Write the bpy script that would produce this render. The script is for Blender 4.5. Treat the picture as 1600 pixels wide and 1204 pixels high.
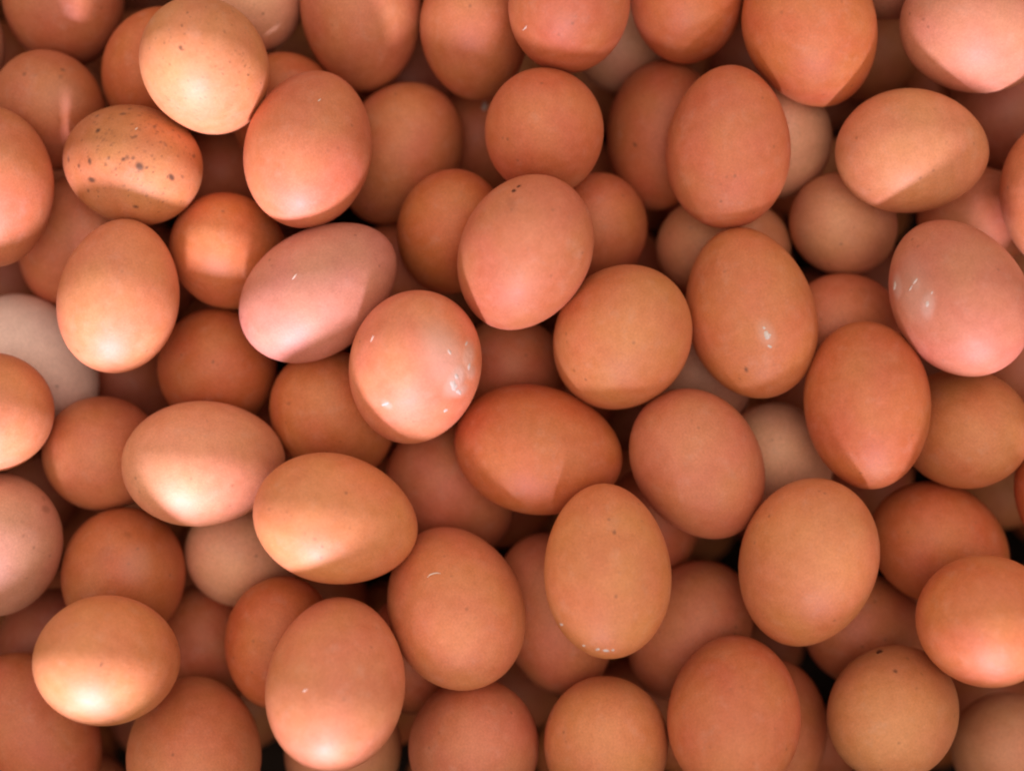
import bpy, math, random
import numpy as np
from mathutils import Vector, Matrix
from mathutils.bvhtree import BVHTree

for o in list(bpy.data.objects):
    bpy.data.objects.remove(o, do_unlink=True)
scene = bpy.context.scene
COL = scene.collection

# ------------------------------------------------------------------ camera
D = 0.50                                # metres from the lens to the middle of the top eggs
FRAME_W = 0.35                          # metres seen across at that distance
cam_data = bpy.data.cameras.new("camera")
cam_data.sensor_width = 36.0
cam_data.lens = 36.0 * D / FRAME_W
cam_data.clip_start = 0.01
cam_data.clip_end = 20.0
cam_data.dof.use_dof = True
cam_data.dof.focus_distance = D - 0.012
cam_data.dof.aperture_fstop = 3.4
cam = bpy.data.objects.new("camera", cam_data)
cam.location = (0, 0, D)
COL.objects.link(cam)
scene.camera = cam

# ------------------------------------------------------------------ light
world = bpy.data.worlds.new("World")
scene.world = world
world.use_nodes = True
bg = world.node_tree.nodes["Background"]
bg.inputs[0].default_value = (1.0, 0.81, 0.69, 1)
bg.inputs[1].default_value = 0.9

def lamp(name, kind, loc, target, power, color, **kw):
    d = bpy.data.lights.new(name, kind)
    d.energy = power
    d.color = color
    for k, v in kw.items():
        setattr(d, k, v)
    o = bpy.data.objects.new(name, d)
    o.location = loc
    o.rotation_euler = (Vector(target) - Vector(loc)).to_track_quat('-Z', 'Y').to_euler()
    COL.objects.link(o)
    return o

# soft room light overhead; the near and far lamps are unseen fills added
FILL_COL = (1.0, 0.86, 0.74)
lamp("fill_near", 'AREA', (0.25, -1.15, 1.15), (0, 0, 0), 2, FILL_COL, shape='RECTANGLE', size=1.3, size_y=0.8)
lamp("fill_far", 'AREA', (-0.2, 1.15, 1.25), (0, 0, 0), 1, FILL_COL, shape='RECTANGLE', size=1.3, size_y=0.8)
lamp("room_light_above", 'AREA', (0.1, -0.1, 1.6), (0, 0, 0), 5, FILL_COL, shape='RECTANGLE', size=0.9, size_y=0.7)
# two lamps low on the near side; narrow cones stand in for the photographer's shadow
KEY = (0.93, 0.83, 1.08)
lamp("lamp_left", 'SPOT', (-0.22, -1.20, 0.41), (-0.140, 0.0, 0.0), 180, KEY, spot_size=math.radians(12.4), spot_blend=0.18, shadow_soft_size=0.085)
lamp("lamp_right", 'SPOT', (0.30, -1.20, 0.41), (0.266, 0.0, 0.0), 180*0.95, KEY, spot_size=math.radians(12.4), spot_blend=0.18, shadow_soft_size=0.085)

scene.view_settings.view_transform = 'Standard'
scene.view_settings.look = 'None'
scene.view_settings.exposure = 0.0
scene.view_settings.gamma = 1.0
scene.view_settings.use_curve_mapping = False
scene.render.engine = 'CYCLES'
scene.cycles.use_denoising = True
scene.cycles.filter_width = 2.1          # the soft rendering of a phone lens
scene.cycles.max_bounces = 7
scene.cycles.diffuse_bounces = 4

# ------------------------------------------------------------------ materials
def new_mat(name):
    m = bpy.data.materials.new(name)
    m.use_nodes = True
    nt = m.node_tree
    return m, nt, nt.nodes["Principled BSDF"]

def shell_material():
    m, nt, bsdf = new_mat("eggshell")
    N, L = nt.nodes, nt.links
    tc = N.new("ShaderNodeTexCoord")
    oi = N.new("ShaderNodeObjectInfo")
    off = N.new("ShaderNodeVectorMath"); off.operation = 'SCALE'
    comb = N.new("ShaderNodeCombineXYZ")
    for i in range(3):
        L.new(oi.outputs["Random"], comb.inputs[i])
    L.new(comb.outputs[0], off.inputs[0]); off.inputs["Scale"].default_value = 37.0
    add = N.new("ShaderNodeVectorMath"); add.operation = 'ADD'
    L.new(tc.outputs["Object"], add.inputs[0]); L.new(off.outputs[0], add.inputs[1])
    def noise(scale, detail, rough=0.5):
        n = N.new("ShaderNodeTexNoise")
        n.inputs["Scale"].default_value = scale
        n.inputs["Detail"].default_value = detail
        n.inputs["Roughness"].default_value = rough
        L.new(add.outputs[0], n.inputs["Vector"])
        return n
    def rng(src, a, b, lo=0.0, hi=1.0):
        r = N.new("ShaderNodeMapRange")
        r.inputs["From Min"].default_value = lo; r.inputs["From Max"].default_value = hi
        r.inputs["To Min"].default_value = a; r.inputs["To Max"].default_value = b
        L.new(src, r.inputs["Value"])
        return r.outputs["Result"]
    def mul(a, b):
        k = N.new("ShaderNodeMath"); k.operation = 'MULTIPLY'
        L.new(a, k.inputs[0]); L.new(b, k.inputs[1])
        return k.outputs[0]
    broad = noise(45, 2.0)
    mid = noise(230, 3.0, 0.6)
    fine = noise(1500, 2.0, 0.7)
    v = mul(mul(rng(broad.outputs["Fac"], 0.96, 1.04, 0.3, 0.7), rng(mid.outputs["Fac"], 0.95, 1.05, 0.3, 0.7)),
            rng(fine.outputs["Fac"], 0.86, 1.14, 0.25, 0.75))
    hsv = N.new("ShaderNodeHueSaturation")
    L.new(oi.outputs["Color"], hsv.inputs["Color"])
    L.new(v, hsv.inputs["Value"])
    broad2 = noise(60, 1.0)
    L.new(rng(broad2.outputs["Fac"], 0.494, 0.506, 0.3, 0.7), hsv.inputs["Hue"])
    L.new(rng(mid.outputs["Fac"], 1.02, 0.98, 0.3, 0.7), hsv.inputs["Saturation"])
    # dark specks of pigment, stored on the shell itself
    at = N.new("ShaderNodeAttribute"); at.attribute_name = "speck"
    mix = N.new("ShaderNodeMix"); mix.data_type = 'RGBA'
    vor = N.new("ShaderNodeTexVoronoi"); vor.inputs["Scale"].default_value = 210
    L.new(add.outputs[0], vor.inputs["Vector"])
    pin = rng(vor.outputs["Distance"], 0.5, 0.0, 0.05, 0.17)
    patch = noise(75, 1.0)
    pin = mul(pin, rng(patch.outputs["Fac"], 0.0, 1.0, 0.52, 0.66))
    vmax = N.new("ShaderNodeMath"); vmax.operation = 'MAXIMUM'
    L.new(at.outputs["Fac"], vmax.inputs[0]); L.new(pin, vmax.inputs[1])
    L.new(vmax.outputs[0], mix.inputs[0])
    L.new(hsv.outputs[0], mix.inputs[6])
    mix.inputs[7].default_value = (0.13, 0.05, 0.024, 1)
    # chalky bloom: whitish dull patches
    at2 = N.new("ShaderNodeAttribute"); at2.attribute_name = "bloom"
    mix2 = N.new("ShaderNodeMix"); mix2.data_type = 'RGBA'
    rub = noise(150, 4.0, 0.65)
    rubf = rng(rub.outputs["Fac"], 0.0, 0.10, 0.56, 0.74)
    vm2 = N.new("ShaderNodeMath"); vm2.operation = 'MAXIMUM'
    L.new(at2.outputs["Fac"], vm2.inputs[0]); L.new(rubf, vm2.inputs[1])
    L.new(vm2.outputs[0], mix2.inputs[0])
    L.new(mix.outputs[2], mix2.inputs[6])
    mix2.inputs[7].default_value = (0.62, 0.50, 0.44, 1)
    L.new(mix2.outputs[2], bsdf.inputs["Base Color"])
    wet = rng(at2.outputs["Fac"], 1.0, 0.75, 0.1, 0.5)
    L.new(mul(rng(mid.outputs["Fac"], 0.50, 0.62, 0.3, 0.7), wet), bsdf.inputs["Roughness"])
    lump = noise(420, 3.0, 0.6)
    lumps = mul(rng(at2.outputs["Fac"], 0.0, 5.0, 0.15, 0.5), lump.outputs["Fac"])
    bsdf.inputs["Specular IOR Level"].default_value = 0.55
    bsdf.inputs["IOR"].default_value = 1.5
    pores = noise(2600, 1.0)
    hgt = N.new("ShaderNodeMath"); hgt.operation = 'ADD'
    L.new(pores.outputs["Fac"], hgt.inputs[0]); L.new(rng(mid.outputs["Fac"], 0.0, 1.6), hgt.inputs[1])
    hg2 = N.new("ShaderNodeMath"); hg2.operation = 'ADD'
    L.new(hgt.outputs[0], hg2.inputs[0]); L.new(lumps, hg2.inputs[1])
    hgt = hg2
    bump = N.new("ShaderNodeBump")
    bump.inputs["Strength"].default_value = 0.3
    bump.inputs["Distance"].default_value = 0.00022
    L.new(hgt.outputs[0], bump.inputs["Height"])
    L.new(bump.outputs[0], bsdf.inputs["Normal"])
    return m

def plain_material(name, col, rough, spec=0.5, bump_scale=None, bump=0.3):
    m, nt, bsdf = new_mat(name)
    N, L = nt.nodes, nt.links
    tc = N.new("ShaderNodeTexCoord")
    n = N.new("ShaderNodeTexNoise"); n.inputs["Scale"].default_value = bump_scale or 300
    L.new(tc.outputs["Object"], n.inputs["Vector"])
    ramp = N.new("ShaderNodeMix"); ramp.data_type = 'RGBA'
    L.new(n.outputs["Fac"], ramp.inputs[0])
    ramp.inputs[6].default_value = tuple(c*0.7 for c in col) + (1,)
    ramp.inputs[7].default_value = tuple(min(1, c*1.25) for c in col) + (1,)
    L.new(ramp.outputs[2], bsdf.inputs["Base Color"])
    bsdf.inputs["Roughness"].default_value = rough
    bsdf.inputs["Specular IOR Level"].default_value = spec
    b = N.new("ShaderNodeBump"); b.inputs["Strength"].default_value = bump; b.inputs["Distance"].default_value = 0.0004
    L.new(n.outputs["Fac"], b.inputs["Height"]); L.new(b.outputs[0], bsdf.inputs["Normal"])
    return m

SHELL = shell_material()
WET = plain_material("dried_white_residue", (0.60, 0.52, 0.47), 0.5, 0.4, 900, 0.5)
HAIR = plain_material("pale_fluff", (0.85, 0.75, 0.66), 0.4)
CRUST = plain_material("dried_dirt", (0.10, 0.035, 0.02), 0.8, 0.2, 1200, 0.6)
PLASTIC = plain_material("olive_plastic", (0.075, 0.070, 0.052), 0.5, 0.4, 200, 0.15)
BOARD = plain_material("dark_ground", (0.030, 0.018, 0.013), 0.85, 0.2, 90)

# ------------------------------------------------------------------ ground and crate
def tag(o, label, category, group=None, kind=None):
    o["label"] = label
    if category: o["category"] = category
    if group: o["group"] = group
    if kind: o["kind"] = kind

def mesh_object(name, verts, faces, mat, parent=None, smooth=True):
    me = bpy.data.meshes.new(name)
    me.from_pydata([tuple(v) for v in verts], [], faces)
    me.materials.append(mat)
    if smooth:
        me.polygons.foreach_set("use_smooth", [True]*len(me.polygons))
    me.update()
    o = bpy.data.objects.new(name, me)
    COL.objects.link(o)
    if parent is not None:
        o.parent = parent
    return o

FZ = -0.176
gx = np.linspace(-0.6, 0.6, 25)
fv = [(x, y, FZ + 0.0015*math.sin(40*x)*math.cos(35*y)) for y in gx for x in gx]
ff = [(j*25+i, j*25+i+1, (j+1)*25+i+1, (j+1)*25+i) for j in range(24) for i in range(24)]
floor = mesh_object("ground", fv, ff, BOARD)
floor["kind"] = "structure"

# the crate the eggs are heaped in: its near side keeps the low lamps off the nearest eggs
def wall_panel(x0, y0, x1, y1, z0, z1, t, parent, rim_radius=0.004):
    """a crate side with a rounded, slightly thicker rim"""
    p0, p1 = Vector((x0, y0, 0)), Vector((x1, y1, 0))
    d = (p1-p0).normalized(); n = Vector((-d.y, d.x, 0))
    prof = [(-t/2, z0), (-t/2, z1-0.016), (-t/2-0.003, z1-0.013), (-t/2-0.003, z1-0.003)]
    prof += [((t/2+0.003)*math.sin(k), z1-0.003+0.003*math.cos(k)) for k in (-1.2, -0.6, 0, 0.6, 1.2)]
    prof += [(t/2+0.003, z1-0.003), (t/2+0.003, z1-0.013), (t/2, z1-0.016), (t/2, z0)]
    V = []
    for p in (p0, p1):
        V += [p + n*u + Vector((0, 0, z)) for u, z in prof]
    m = len(prof)
    F = [(k, k+1, m+k+1, m+k) for k in range(m-1)] + [tuple(range(m))[::-1], tuple(range(m, 2*m)), (0, m, 2*m-1, m-1)]
    return mesh_object("side_panel", V, F, PLASTIC, parent, smooth=False)

crate = bpy.data.objects.new("crate", None)
crate.location = (0, 0, 0)
COL.objects.link(crate)
tag(crate, "dark olive crate side just past the edge of the picture", "crate")
X0, X1, Y0, Y1, RIM = -0.315, 0.315, -0.2, 0.275, 0.064
wall_panel(X0, Y0, X1, Y0, FZ+0.004, RIM, 0.005, crate)
wall_panel(X0, Y1, X1, Y1, FZ+0.004, RIM, 0.005, crate)
wall_panel(X0, Y0+0.007, X0, Y1-0.007, FZ+0.004, RIM, 0.005, crate)
wall_panel(X1, Y0+0.007, X1, Y1-0.007, FZ+0.004, RIM, 0.005, crate)

# ------------------------------------------------------------------ eggs
# key, centre, direction of the pointed end, half length, half width, taper, colour, label
EGGS = [
    ('A1', (-0.10282, 0.10678, 0.00664), (0.103, -0.3037, -0.9472), 0.02784, 0.02103, 0.084, 'l', 'pale tan egg finely speckled near the upper left corner, glossy highlight at its middle'),
    ('A8', (0.00401, 0.04383, 0.01164), (-0.3855, -0.7543, -0.5314), 0.02822, 0.02159, 0.05, 'tp', 'pinkish brown egg with a dirty brown nick at its upper end'),
    ('A31', (0.10028, -0.06041, 0.00316), (-0.1807, -0.8878, -0.4234), 0.03055, 0.0231, 0.052, 'o', 'large ochre egg at lower right, the broadest one there'),
    ('A53', (-0.13302, 0.03023, 0.00428), (0.1701, 0.9854, -0.0063), 0.02629, 0.02032, 0.068, 'l2', 'smooth light brown egg standing upright at left, brightly lit'),
    ('A69', (-0.13304, -0.09114, 0.01547), (0.3486, -0.2585, -0.9009), 0.02783, 0.0213, 0.086, 'o3', 'round tan egg at lower left with a lens-shaped patch of light'),
    ('A72', (-0.05778, -0.09729, 0.01932), (0.0105, 0.7655, -0.6434), 0.02965, 0.023, 0.069, 'lp2', 'brightest salmon egg at the bottom edge with a white highlight near its lower end'),
    ('A3', (-0.06941, 0.0808, 0.00036), (0.1967, 0.9462, -0.2569), 0.02786, 0.02112, 0.05, 'tp', 'reddish egg standing upright to the right of the two speckled eggs'),
    ('A11', (0.03722, 0.01561, -0.00323), (-0.282, -0.4639, -0.8398), 0.02994, 0.0233, 0.077, 'o', 'clean ochre egg in the middle, right of the nicked pinkish egg'),
    ('A40', (0.03176, -0.06159, 0.01261), (-0.0482, 0.9906, -0.1283), 0.02898, 0.02111, 0.058, 'o', 'tall slim ochre egg with one tiny dark dot, lower middle'),
    ('A42', (-0.0197, -0.07569, -0.00376), (-0.3036, 0.6737, -0.6737), 0.03084, 0.02348, 0.078, 'tp2', 'salmon pink egg with a curved white hair on it, lower middle'),
    ('A49', (-0.10553, -0.02674, -0.00395), (0.7941, 0.0359, -0.6067), 0.0289, 0.02181, 0.073, 'lp', 'pale peach egg lying sideways at left, brightly lit'),
    ('A50', (-0.06604, 0.03234, -0.0016), (0.8146, 0.5758, -0.0701), 0.0295, 0.0211, 0.074, 'pk2', 'the pinkest egg, lying slanted below the upright reddish egg'),
    ('A18', (0.13788, 0.08045, -0.00326), (0.9674, -0.0179, -0.2527), 0.02703, 0.02122, 0.083, 'l2', 'tan egg lying sideways at upper right with a bright V-shaped patch of light'),
    ('A25', (0.12102, -0.00671, 0.0013), (0.0662, -0.9974, 0.0295), 0.02862, 0.02106, 0.035, 'r2', 'glossy red brown egg standing on its tip, soft highlight near its lower end'),
    ('A37', (0.07507, -0.11078, 0.00534), (0.1651, 0.7038, -0.6909), 0.02882, 0.02215, 0.07, 't', 'big terracotta egg at the bottom edge, right of the middle'),
    ('A44', (-0.03285, 0.00534, 0.00636), (-0.1746, -0.7359, -0.6542), 0.02914, 0.02196, 0.069, 't3', 'orange egg with a wet shiny white smear down its right side'),
    ('A33', (0.1584, -0.07838, 0.01298), (0.5056, -0.1804, -0.8437), 0.02862, 0.02214, 0.051, 'r3', 'orange egg at the lower right edge with a round pink highlight'),
    ('A56', (-0.17855, 0.06795, 8e-05), (0.0536, -0.9832, -0.1742), 0.02758, 0.02112, 0.076, 'tp', 'large pinkish egg cut by the left edge, above the whitish egg'),
    ('A22', (0.14973, 0.02949, 0.00872), (-0.4504, 0.8698, -0.2013), 0.02784, 0.02147, 0.06, 'pk', 'large pink brown egg at right with wet white streaks on its left side'),
    ('A12', (0.0822, 0.02497, -0.00506), (-0.2593, 0.9658, 0.0055), 0.03, 0.02177, 0.061, 'b5', 'tall orange brown egg with one white spot and a tiny dark pit'),
    ('A13', (0.07424, 0.08176, -0.00309), (0.023, 0.9862, 0.1637), 0.02778, 0.02119, 0.07, 't', 'tall plain terracotta egg standing upright above a tan egg, upper right of centre'),
    ('A47', (-0.05848, -0.04486, 0.01028), (0.8483, -0.2621, -0.4601), 0.02873, 0.0217, 0.079, 'o', 'ochre egg lying sideways, to the left of the salmon pink egg'),
    ('A55', (-0.17681, -0.00914, 0.00245), (-0.1203, -0.0175, -0.9926), 0.02605, 0.0204, 0.096, 'l2', 'orange tan egg cut by the left edge, over the whitish egg'),
    ('A2', (-0.13148, 0.0762, -0.00552), (-0.8648, 0.2109, -0.4558), 0.02631, 0.02043, 0.062, 's', 'tan egg with the largest dark brown specks, lying sideways'),
    ('A30', (0.06457, -0.02767, -0.00606), (0.4919, -0.7796, -0.3876), 0.02883, 0.02227, 0.071, 'b2', 'plain pinkish brown egg to the left of the pale yellowish deep egg'),
    ('A16', (0.10294, 0.12158, -0.0026), (0.475, -0.6631, -0.5785), 0.02856, 0.02239, 0.091, 'r', 'big orange brown egg cut by the top edge, right of the tall terracotta egg'),
    ('A19', (0.16035, 0.12247, -0.00236), (0.9143, -0.1697, -0.3677), 0.02824, 0.02208, 0.068, 'p2', 'pinkish egg in the upper right corner with a pointed patch of light'),
    ('A43', (0.00911, -0.02265, -0.01059), (0.9779, -0.2073, 0.0266), 0.0297, 0.02256, 0.061, 'r', 'bright orange egg lying sideways in the very middle, below the ochre egg'),
    ('A6', (0.01936, 0.12779, 0.00393), (0.0348, -0.2868, -0.9573), 0.02745, 0.02064, 0.08, 't', 'reddish egg cut by the top edge, resting on a round brown egg'),
    ('A21', (0.19019, 0.06536, -0.00401), (0.1454, -0.8842, -0.4438), 0.0275, 0.02102, 0.083, 'tp', 'pinkish egg cut off by the right edge, above the smeared pink egg'),
    ('A35', (0.1314, -0.11151, -0.00306), (0.5066, 0.3626, -0.7822), 0.0277, 0.02128, 0.074, 'o3', 'round ochre egg with scattered dark pits at the lower right bottom edge'),
    ('A67', (-0.17958, -0.0561, -0.00847), (-0.2546, -0.6786, -0.689), 0.02883, 0.02268, 0.087, 'c3', 'greyish brown egg cut by the left edge, below the dull brown ones'),
    ('A78', (0.03267, -0.12495, -0.00676), (0.0891, -0.6066, -0.79), 0.02861, 0.0217, 0.095, 'o', 'round ochre egg at the bottom edge, left of the big terracotta one'),
    ('A77', (-0.01347, -0.12708, -0.01298), (-0.0433, -0.4463, -0.8939), 0.03015, 0.02302, 0.055, 'b2', 'round brown egg at the bottom edge, under the salmon egg with the hair'),
    ('A5', (0.01129, 0.0867, -0.00534), (0.1008, -0.3, -0.9486), 0.02658, 0.0205, 0.064, 't', 'nearly round unlit brown egg just above the egg with a dirty nick'),
    ('A68', (-0.13889, -0.06926, -0.02316), (-0.1903, -0.711, -0.6769), 0.02847, 0.02186, 0.102, 'r4', 'mottled orange egg under the round highlighted egg at lower left'),
    ('A7', (-0.01341, 0.12547, -0.02334), (0.0551, -0.6646, -0.7451), 0.02607, 0.01961, 0.084, 'b', 'brown egg at the top edge, left of the reddish egg it leans under'),
    ('A15', (0.0611, 0.13464, -0.01202), (0.1187, -0.4505, -0.8849), 0.02608, 0.01974, 0.078, 'r', 'orange egg cut by the top edge right of the middle'),
    ('A20', (0.1355, 0.15437, -0.02238), (0.2114, -0.3749, -0.9026), 0.02844, 0.02141, 0.071, 'p', 'pink sunlit egg of which only a tip shows at the top edge'),
    ('A32', (0.15466, -0.05773, -0.02706), (0.8017, -0.4646, -0.376), 0.02781, 0.02157, 0.08, 'r', 'orange brown egg behind the right side of the large ochre egg'),
    ('A71', (-0.08269, -0.09087, -0.01623), (-0.2126, -0.9362, -0.2798), 0.02432, 0.01841, 0.103, 'r2', 'deep orange egg behind the left side of the brightest bottom egg'),
    ('A74', (-0.11135, -0.1275, -0.01199), (-0.2238, 0.5203, -0.8241), 0.03025, 0.02295, 0.097, 'b4', 'brown egg at the bottom edge, lower left, left of the brightest salmon egg'),
    ('A91', (0.19748, -0.03752, -0.01134), (0.1782, -0.8845, -0.4312), 0.02652, 0.0208, 0.057, 'r', 'orange egg of which only a curved rim shows at the right edge'),
    ('A48', (-0.06403, -0.01133, -0.0272), (0.2514, -0.6069, -0.754), 0.0278, 0.02146, 0.082, 'r3', 'orange egg half hidden behind the left side of the shiny smeared egg'),
    ('A9', (-0.02166, 0.0542, -0.02233), (-0.1428, -0.5387, -0.8303), 0.02564, 0.01971, 0.052, 'r', 'orange egg half hidden behind the left side of the nicked egg'),
    ('A26', (0.15841, -0.01471, -0.0178), (-0.2561, 0.1655, -0.9524), 0.02801, 0.02111, 0.096, 'o2', 'dim ochre egg behind the right side of the glossy red brown egg'),
    ('A39', (0.06492, -0.08958, -0.03565), (-0.5591, -0.8275, -0.0522), 0.02722, 0.0207, 0.05, 'tp', 'dull pinkish egg lying slanted between the ochre egg and the bottom terracotta egg'),
    ('A51', (-0.10083, 0.04731, -0.02377), (0.2032, -0.2934, -0.9341), 0.02616, 0.01984, 0.064, 'r3', 'orange egg behind the upper left side of the pinkest egg'),
    ('A57', (-0.16791, 0.09908, -0.03136), (-0.1287, -0.2571, -0.9578), 0.02666, 0.02008, 0.067, 'b', 'brown egg with a few faint marks in shade left of the most speckled egg'),
    ('A66', (-0.14651, -0.02459, -0.02536), (0.0032, -0.1428, -0.9897), 0.02672, 0.02047, 0.052, 'b4', 'dull brown egg behind the left end of the pale peach egg'),
    ('A75', (-0.16887, -0.12199, -0.019), (0.5744, -0.8185, 0.0055), 0.02952, 0.02067, 0.092, 't', 'brown egg in the lower left corner under the round tan egg'),
    ('A46', (-0.02226, -0.03943, -0.04318), (0.5001, -0.6649, -0.5548), 0.02888, 0.02174, 0.074, 'tp', 'shaded pinkish egg below the egg with the shiny smear'),
    ('A59', (-0.12772, 0.113, -0.03419), (-0.2979, -0.4507, -0.8415), 0.02774, 0.02143, 0.053, 'r', 'orange brown egg behind the left side of the finely speckled egg'),
    ('A24', (0.12147, 0.02232, -0.03188), (0.8367, 0.0262, -0.547), 0.02378, 0.01815, 0.062, 'tp', 'dull pinkish egg wedged above the glossy red brown egg at right'),
    ('A52', (-0.10778, 0.00515, -0.03527), (-0.184, -0.3578, -0.9155), 0.02793, 0.02136, 0.089, 'r2', 'deep orange round egg with a tiny dot, above the pale peach egg'),
    ('A60', (-0.09502, 0.14118, -0.03055), (0.0332, -0.2884, -0.9569), 0.02605, 0.01983, 0.095, 'c', 'greyish tan egg at the top edge behind the finely speckled egg'),
    ('A45', (0.0002, 0.00365, -0.04515), (0.2022, -0.5493, -0.8108), 0.02565, 0.01994, 0.069, 't', 'shaded brown egg sunk to the right of the egg with the shiny smear'),
    ('A10', (0.03088, 0.05575, -0.03415), (0.0449, -0.5835, -0.8109), 0.02415, 0.01846, 0.1, 't', 'reddish egg peeking out behind the right side of the nicked egg'),
    ('A17', (0.09877, 0.08924, -0.0396), (0.2028, -0.444, -0.8728), 0.02503, 0.01893, 0.078, 'c', 'small pale egg squeezed in shade behind the right side of the tall terracotta egg'),
    ('A41', (0.01577, -0.08311, -0.03229), (0.2565, -0.9538, 0.1565), 0.0299, 0.02144, 0.051, 'tp', 'dull red brown egg behind the left side of the tall slim ochre egg'),
    ('A61', (-0.05401, 0.13318, -0.02663), (0.0298, -0.7926, -0.609), 0.02872, 0.02179, 0.1, 'b3', 'brown egg at the top edge with a narrow vertical streak of light'),
    ('A82', (0.07818, 0.05108, -0.03967), (0.9807, 0.0248, -0.1939), 0.02534, 0.01972, 0.071, 'c2', 'pale brownish egg lying across behind two tall eggs, showing at both sides'),
    ('A92', (-0.20644, 0.12151, -0.03), (-0.1859, -0.7959, -0.5762), 0.02779, 0.02157, 0.065, 'c3', 'greyish egg showing only a thin strip at the left edge, upper corner'),
    ('A14', (0.05535, 0.09178, -0.03885), (-0.1128, -0.9775, -0.1781), 0.02736, 0.0207, 0.058, 't', 'red brown egg with a dark dot, behind the left side of the tall terracotta egg'),
    ('A29', (0.09873, -0.02795, -0.03708), (0.4512, -0.5921, -0.6677), 0.02492, 0.01905, 0.099, 'c', 'pale yellowish egg deep between the glossy red brown egg and its left neighbour'),
    ('A54', (-0.17502, 0.00877, -0.0375), (0.6093, -0.7644, -0.2109), 0.02711, 0.01968, 0.053, 'w', 'the only whitish egg, partly hidden at the left edge'),
    ('A27', (0.17199, 0.06163, -0.03907), (0.9086, -0.0716, -0.4115), 0.02377, 0.01859, 0.081, 'tp', 'shaded brown egg above the smeared pink egg and below the sideways tan one'),
    ('A36', (0.18339, -0.13376, -0.03623), (0.6122, -0.3219, -0.7222), 0.02672, 0.02047, 0.069, 'c2', 'blurred tan egg in the lower right corner'),
    ('A38', (0.09528, -0.12554, -0.03461), (0.0663, -0.9687, 0.2393), 0.02587, 0.01993, 0.1, 't', 'sliver of an egg behind the right side of the big bottom terracotta egg'),
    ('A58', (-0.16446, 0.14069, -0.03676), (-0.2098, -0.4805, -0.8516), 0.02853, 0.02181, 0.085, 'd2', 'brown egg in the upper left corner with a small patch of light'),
    ('A62', (-0.08329, 0.09886, -0.03972), (-0.1279, -0.4509, -0.8834), 0.02695, 0.02034, 0.079, 'r', 'sliver of orange egg between the finely speckled and upright reddish eggs'),
    ('A79', (-0.06193, -0.13422, -0.03502), (-0.076, -0.8132, -0.577), 0.02859, 0.02163, 0.09, 'c2', 'dull tan egg under the brightest salmon egg at the bottom edge'),
    ('A23', (0.12171, 0.0587, -0.03511), (0.5963, -0.146, -0.7894), 0.02371, 0.01858, 0.072, 'c2', 'dusky tan egg deep in shade between the tall tan and smeared pink eggs'),
    ('A64', (-0.16169, 0.05282, -0.03956), (-0.4166, -0.8546, -0.31), 0.02536, 0.0198, 0.064, 'tp', 'dark purplish egg in shade behind the left side of the smooth upright egg'),
    ('A4', (-0.04182, 0.08523, -0.04135), (-0.4921, -0.7248, -0.4821), 0.02847, 0.0221, 0.076, 'b', 'dull brown egg tucked behind the right side of the upright reddish egg'),
    ('A70', (-0.09888, -0.06285, -0.0375), (0.491, -0.4429, -0.7502), 0.02346, 0.01844, 0.082, 'c', 'pale beige egg deep below the ochre sideways egg at left'),
    ('A34', (0.13236, -0.09156, -0.0462), (0.6793, -0.3061, -0.6669), 0.02785, 0.02097, 0.057, 'tp', 'dim purplish brown egg sunk below the large ochre egg at lower right'),
    ('A80', (-0.03563, -0.09983, -0.04361), (-0.0405, -0.8322, -0.5531), 0.02477, 0.01948, 0.059, 't', 'dark brown egg deep between the brightest salmon egg and the one with the hair'),
    ('A85', (0.06869, -0.00122, -0.04601), (0.0894, -0.6989, -0.7097), 0.02569, 0.01988, 0.071, 'c3', 'greyish egg deep in the gap right of the clean ochre egg'),
    ('A86', (0.05284, -0.05203, -0.05057), (0.0327, -0.9541, -0.2977), 0.02277, 0.01772, 0.062, 't', 'dark reddish egg deep behind the right side of the tall slim ochre egg'),
    ('A63', (-0.10959, 0.08321, -0.07262), (0.4096, 0.1235, -0.9039), 0.0252, 0.01982, 0.052, 't', 'dark red egg deep between the two speckled eggs and the upright reddish egg'),
    ('A73', (-0.11624, -0.09974, -0.05298), (0.0359, -0.894, -0.4467), 0.02601, 0.01974, 0.084, 't', 'dark red brown egg deep to the right of the round tan egg at lower left'),
    ('A89', (-0.04391, 0.04111, -0.06222), (-0.0589, -0.6241, -0.7791), 0.02371, 0.01841, 0.082, 't', 'brown egg showing only a speck of shell right of the pinkest egg'),
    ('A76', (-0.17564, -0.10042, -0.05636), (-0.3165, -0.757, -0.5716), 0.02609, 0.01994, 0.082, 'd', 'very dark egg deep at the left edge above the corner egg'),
    ('A83', (-0.01256, 0.09279, -0.07226), (-0.0149, -0.6722, -0.7403), 0.02489, 0.0195, 0.086, 't', 'dark red egg deep in the gap left of the round unlit brown egg'),
    ('A90', (0.19096, 0.00254, -0.05329), (0.1276, -0.9195, -0.3717), 0.02458, 0.01924, 0.092, 'd', 'dark red brown egg deep at the right edge below the smeared pink egg'),
    ('A28', (0.18791, 0.09919, -0.05406), (0.5896, -0.6635, -0.4606), 0.02711, 0.0208, 0.101, 'd', 'dark brown egg deep below the pinkish corner egg at upper right'),
    ('A84', (0.04376, 0.12877, -0.05693), (0.7118, -0.2326, -0.6628), 0.02421, 0.01849, 0.057, 'c3', 'dim greyish egg deep in the gap at the top, right of the middle'),
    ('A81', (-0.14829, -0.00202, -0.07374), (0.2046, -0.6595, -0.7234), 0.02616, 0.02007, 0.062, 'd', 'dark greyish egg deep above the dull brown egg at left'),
    ('A87', (-0.03696, 0.12166, -0.08408), (0.5852, 0.1614, -0.7946), 0.02479, 0.01945, 0.075, 'd', 'very dark egg deep in the gap right of the streaked top egg'),
]
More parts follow.
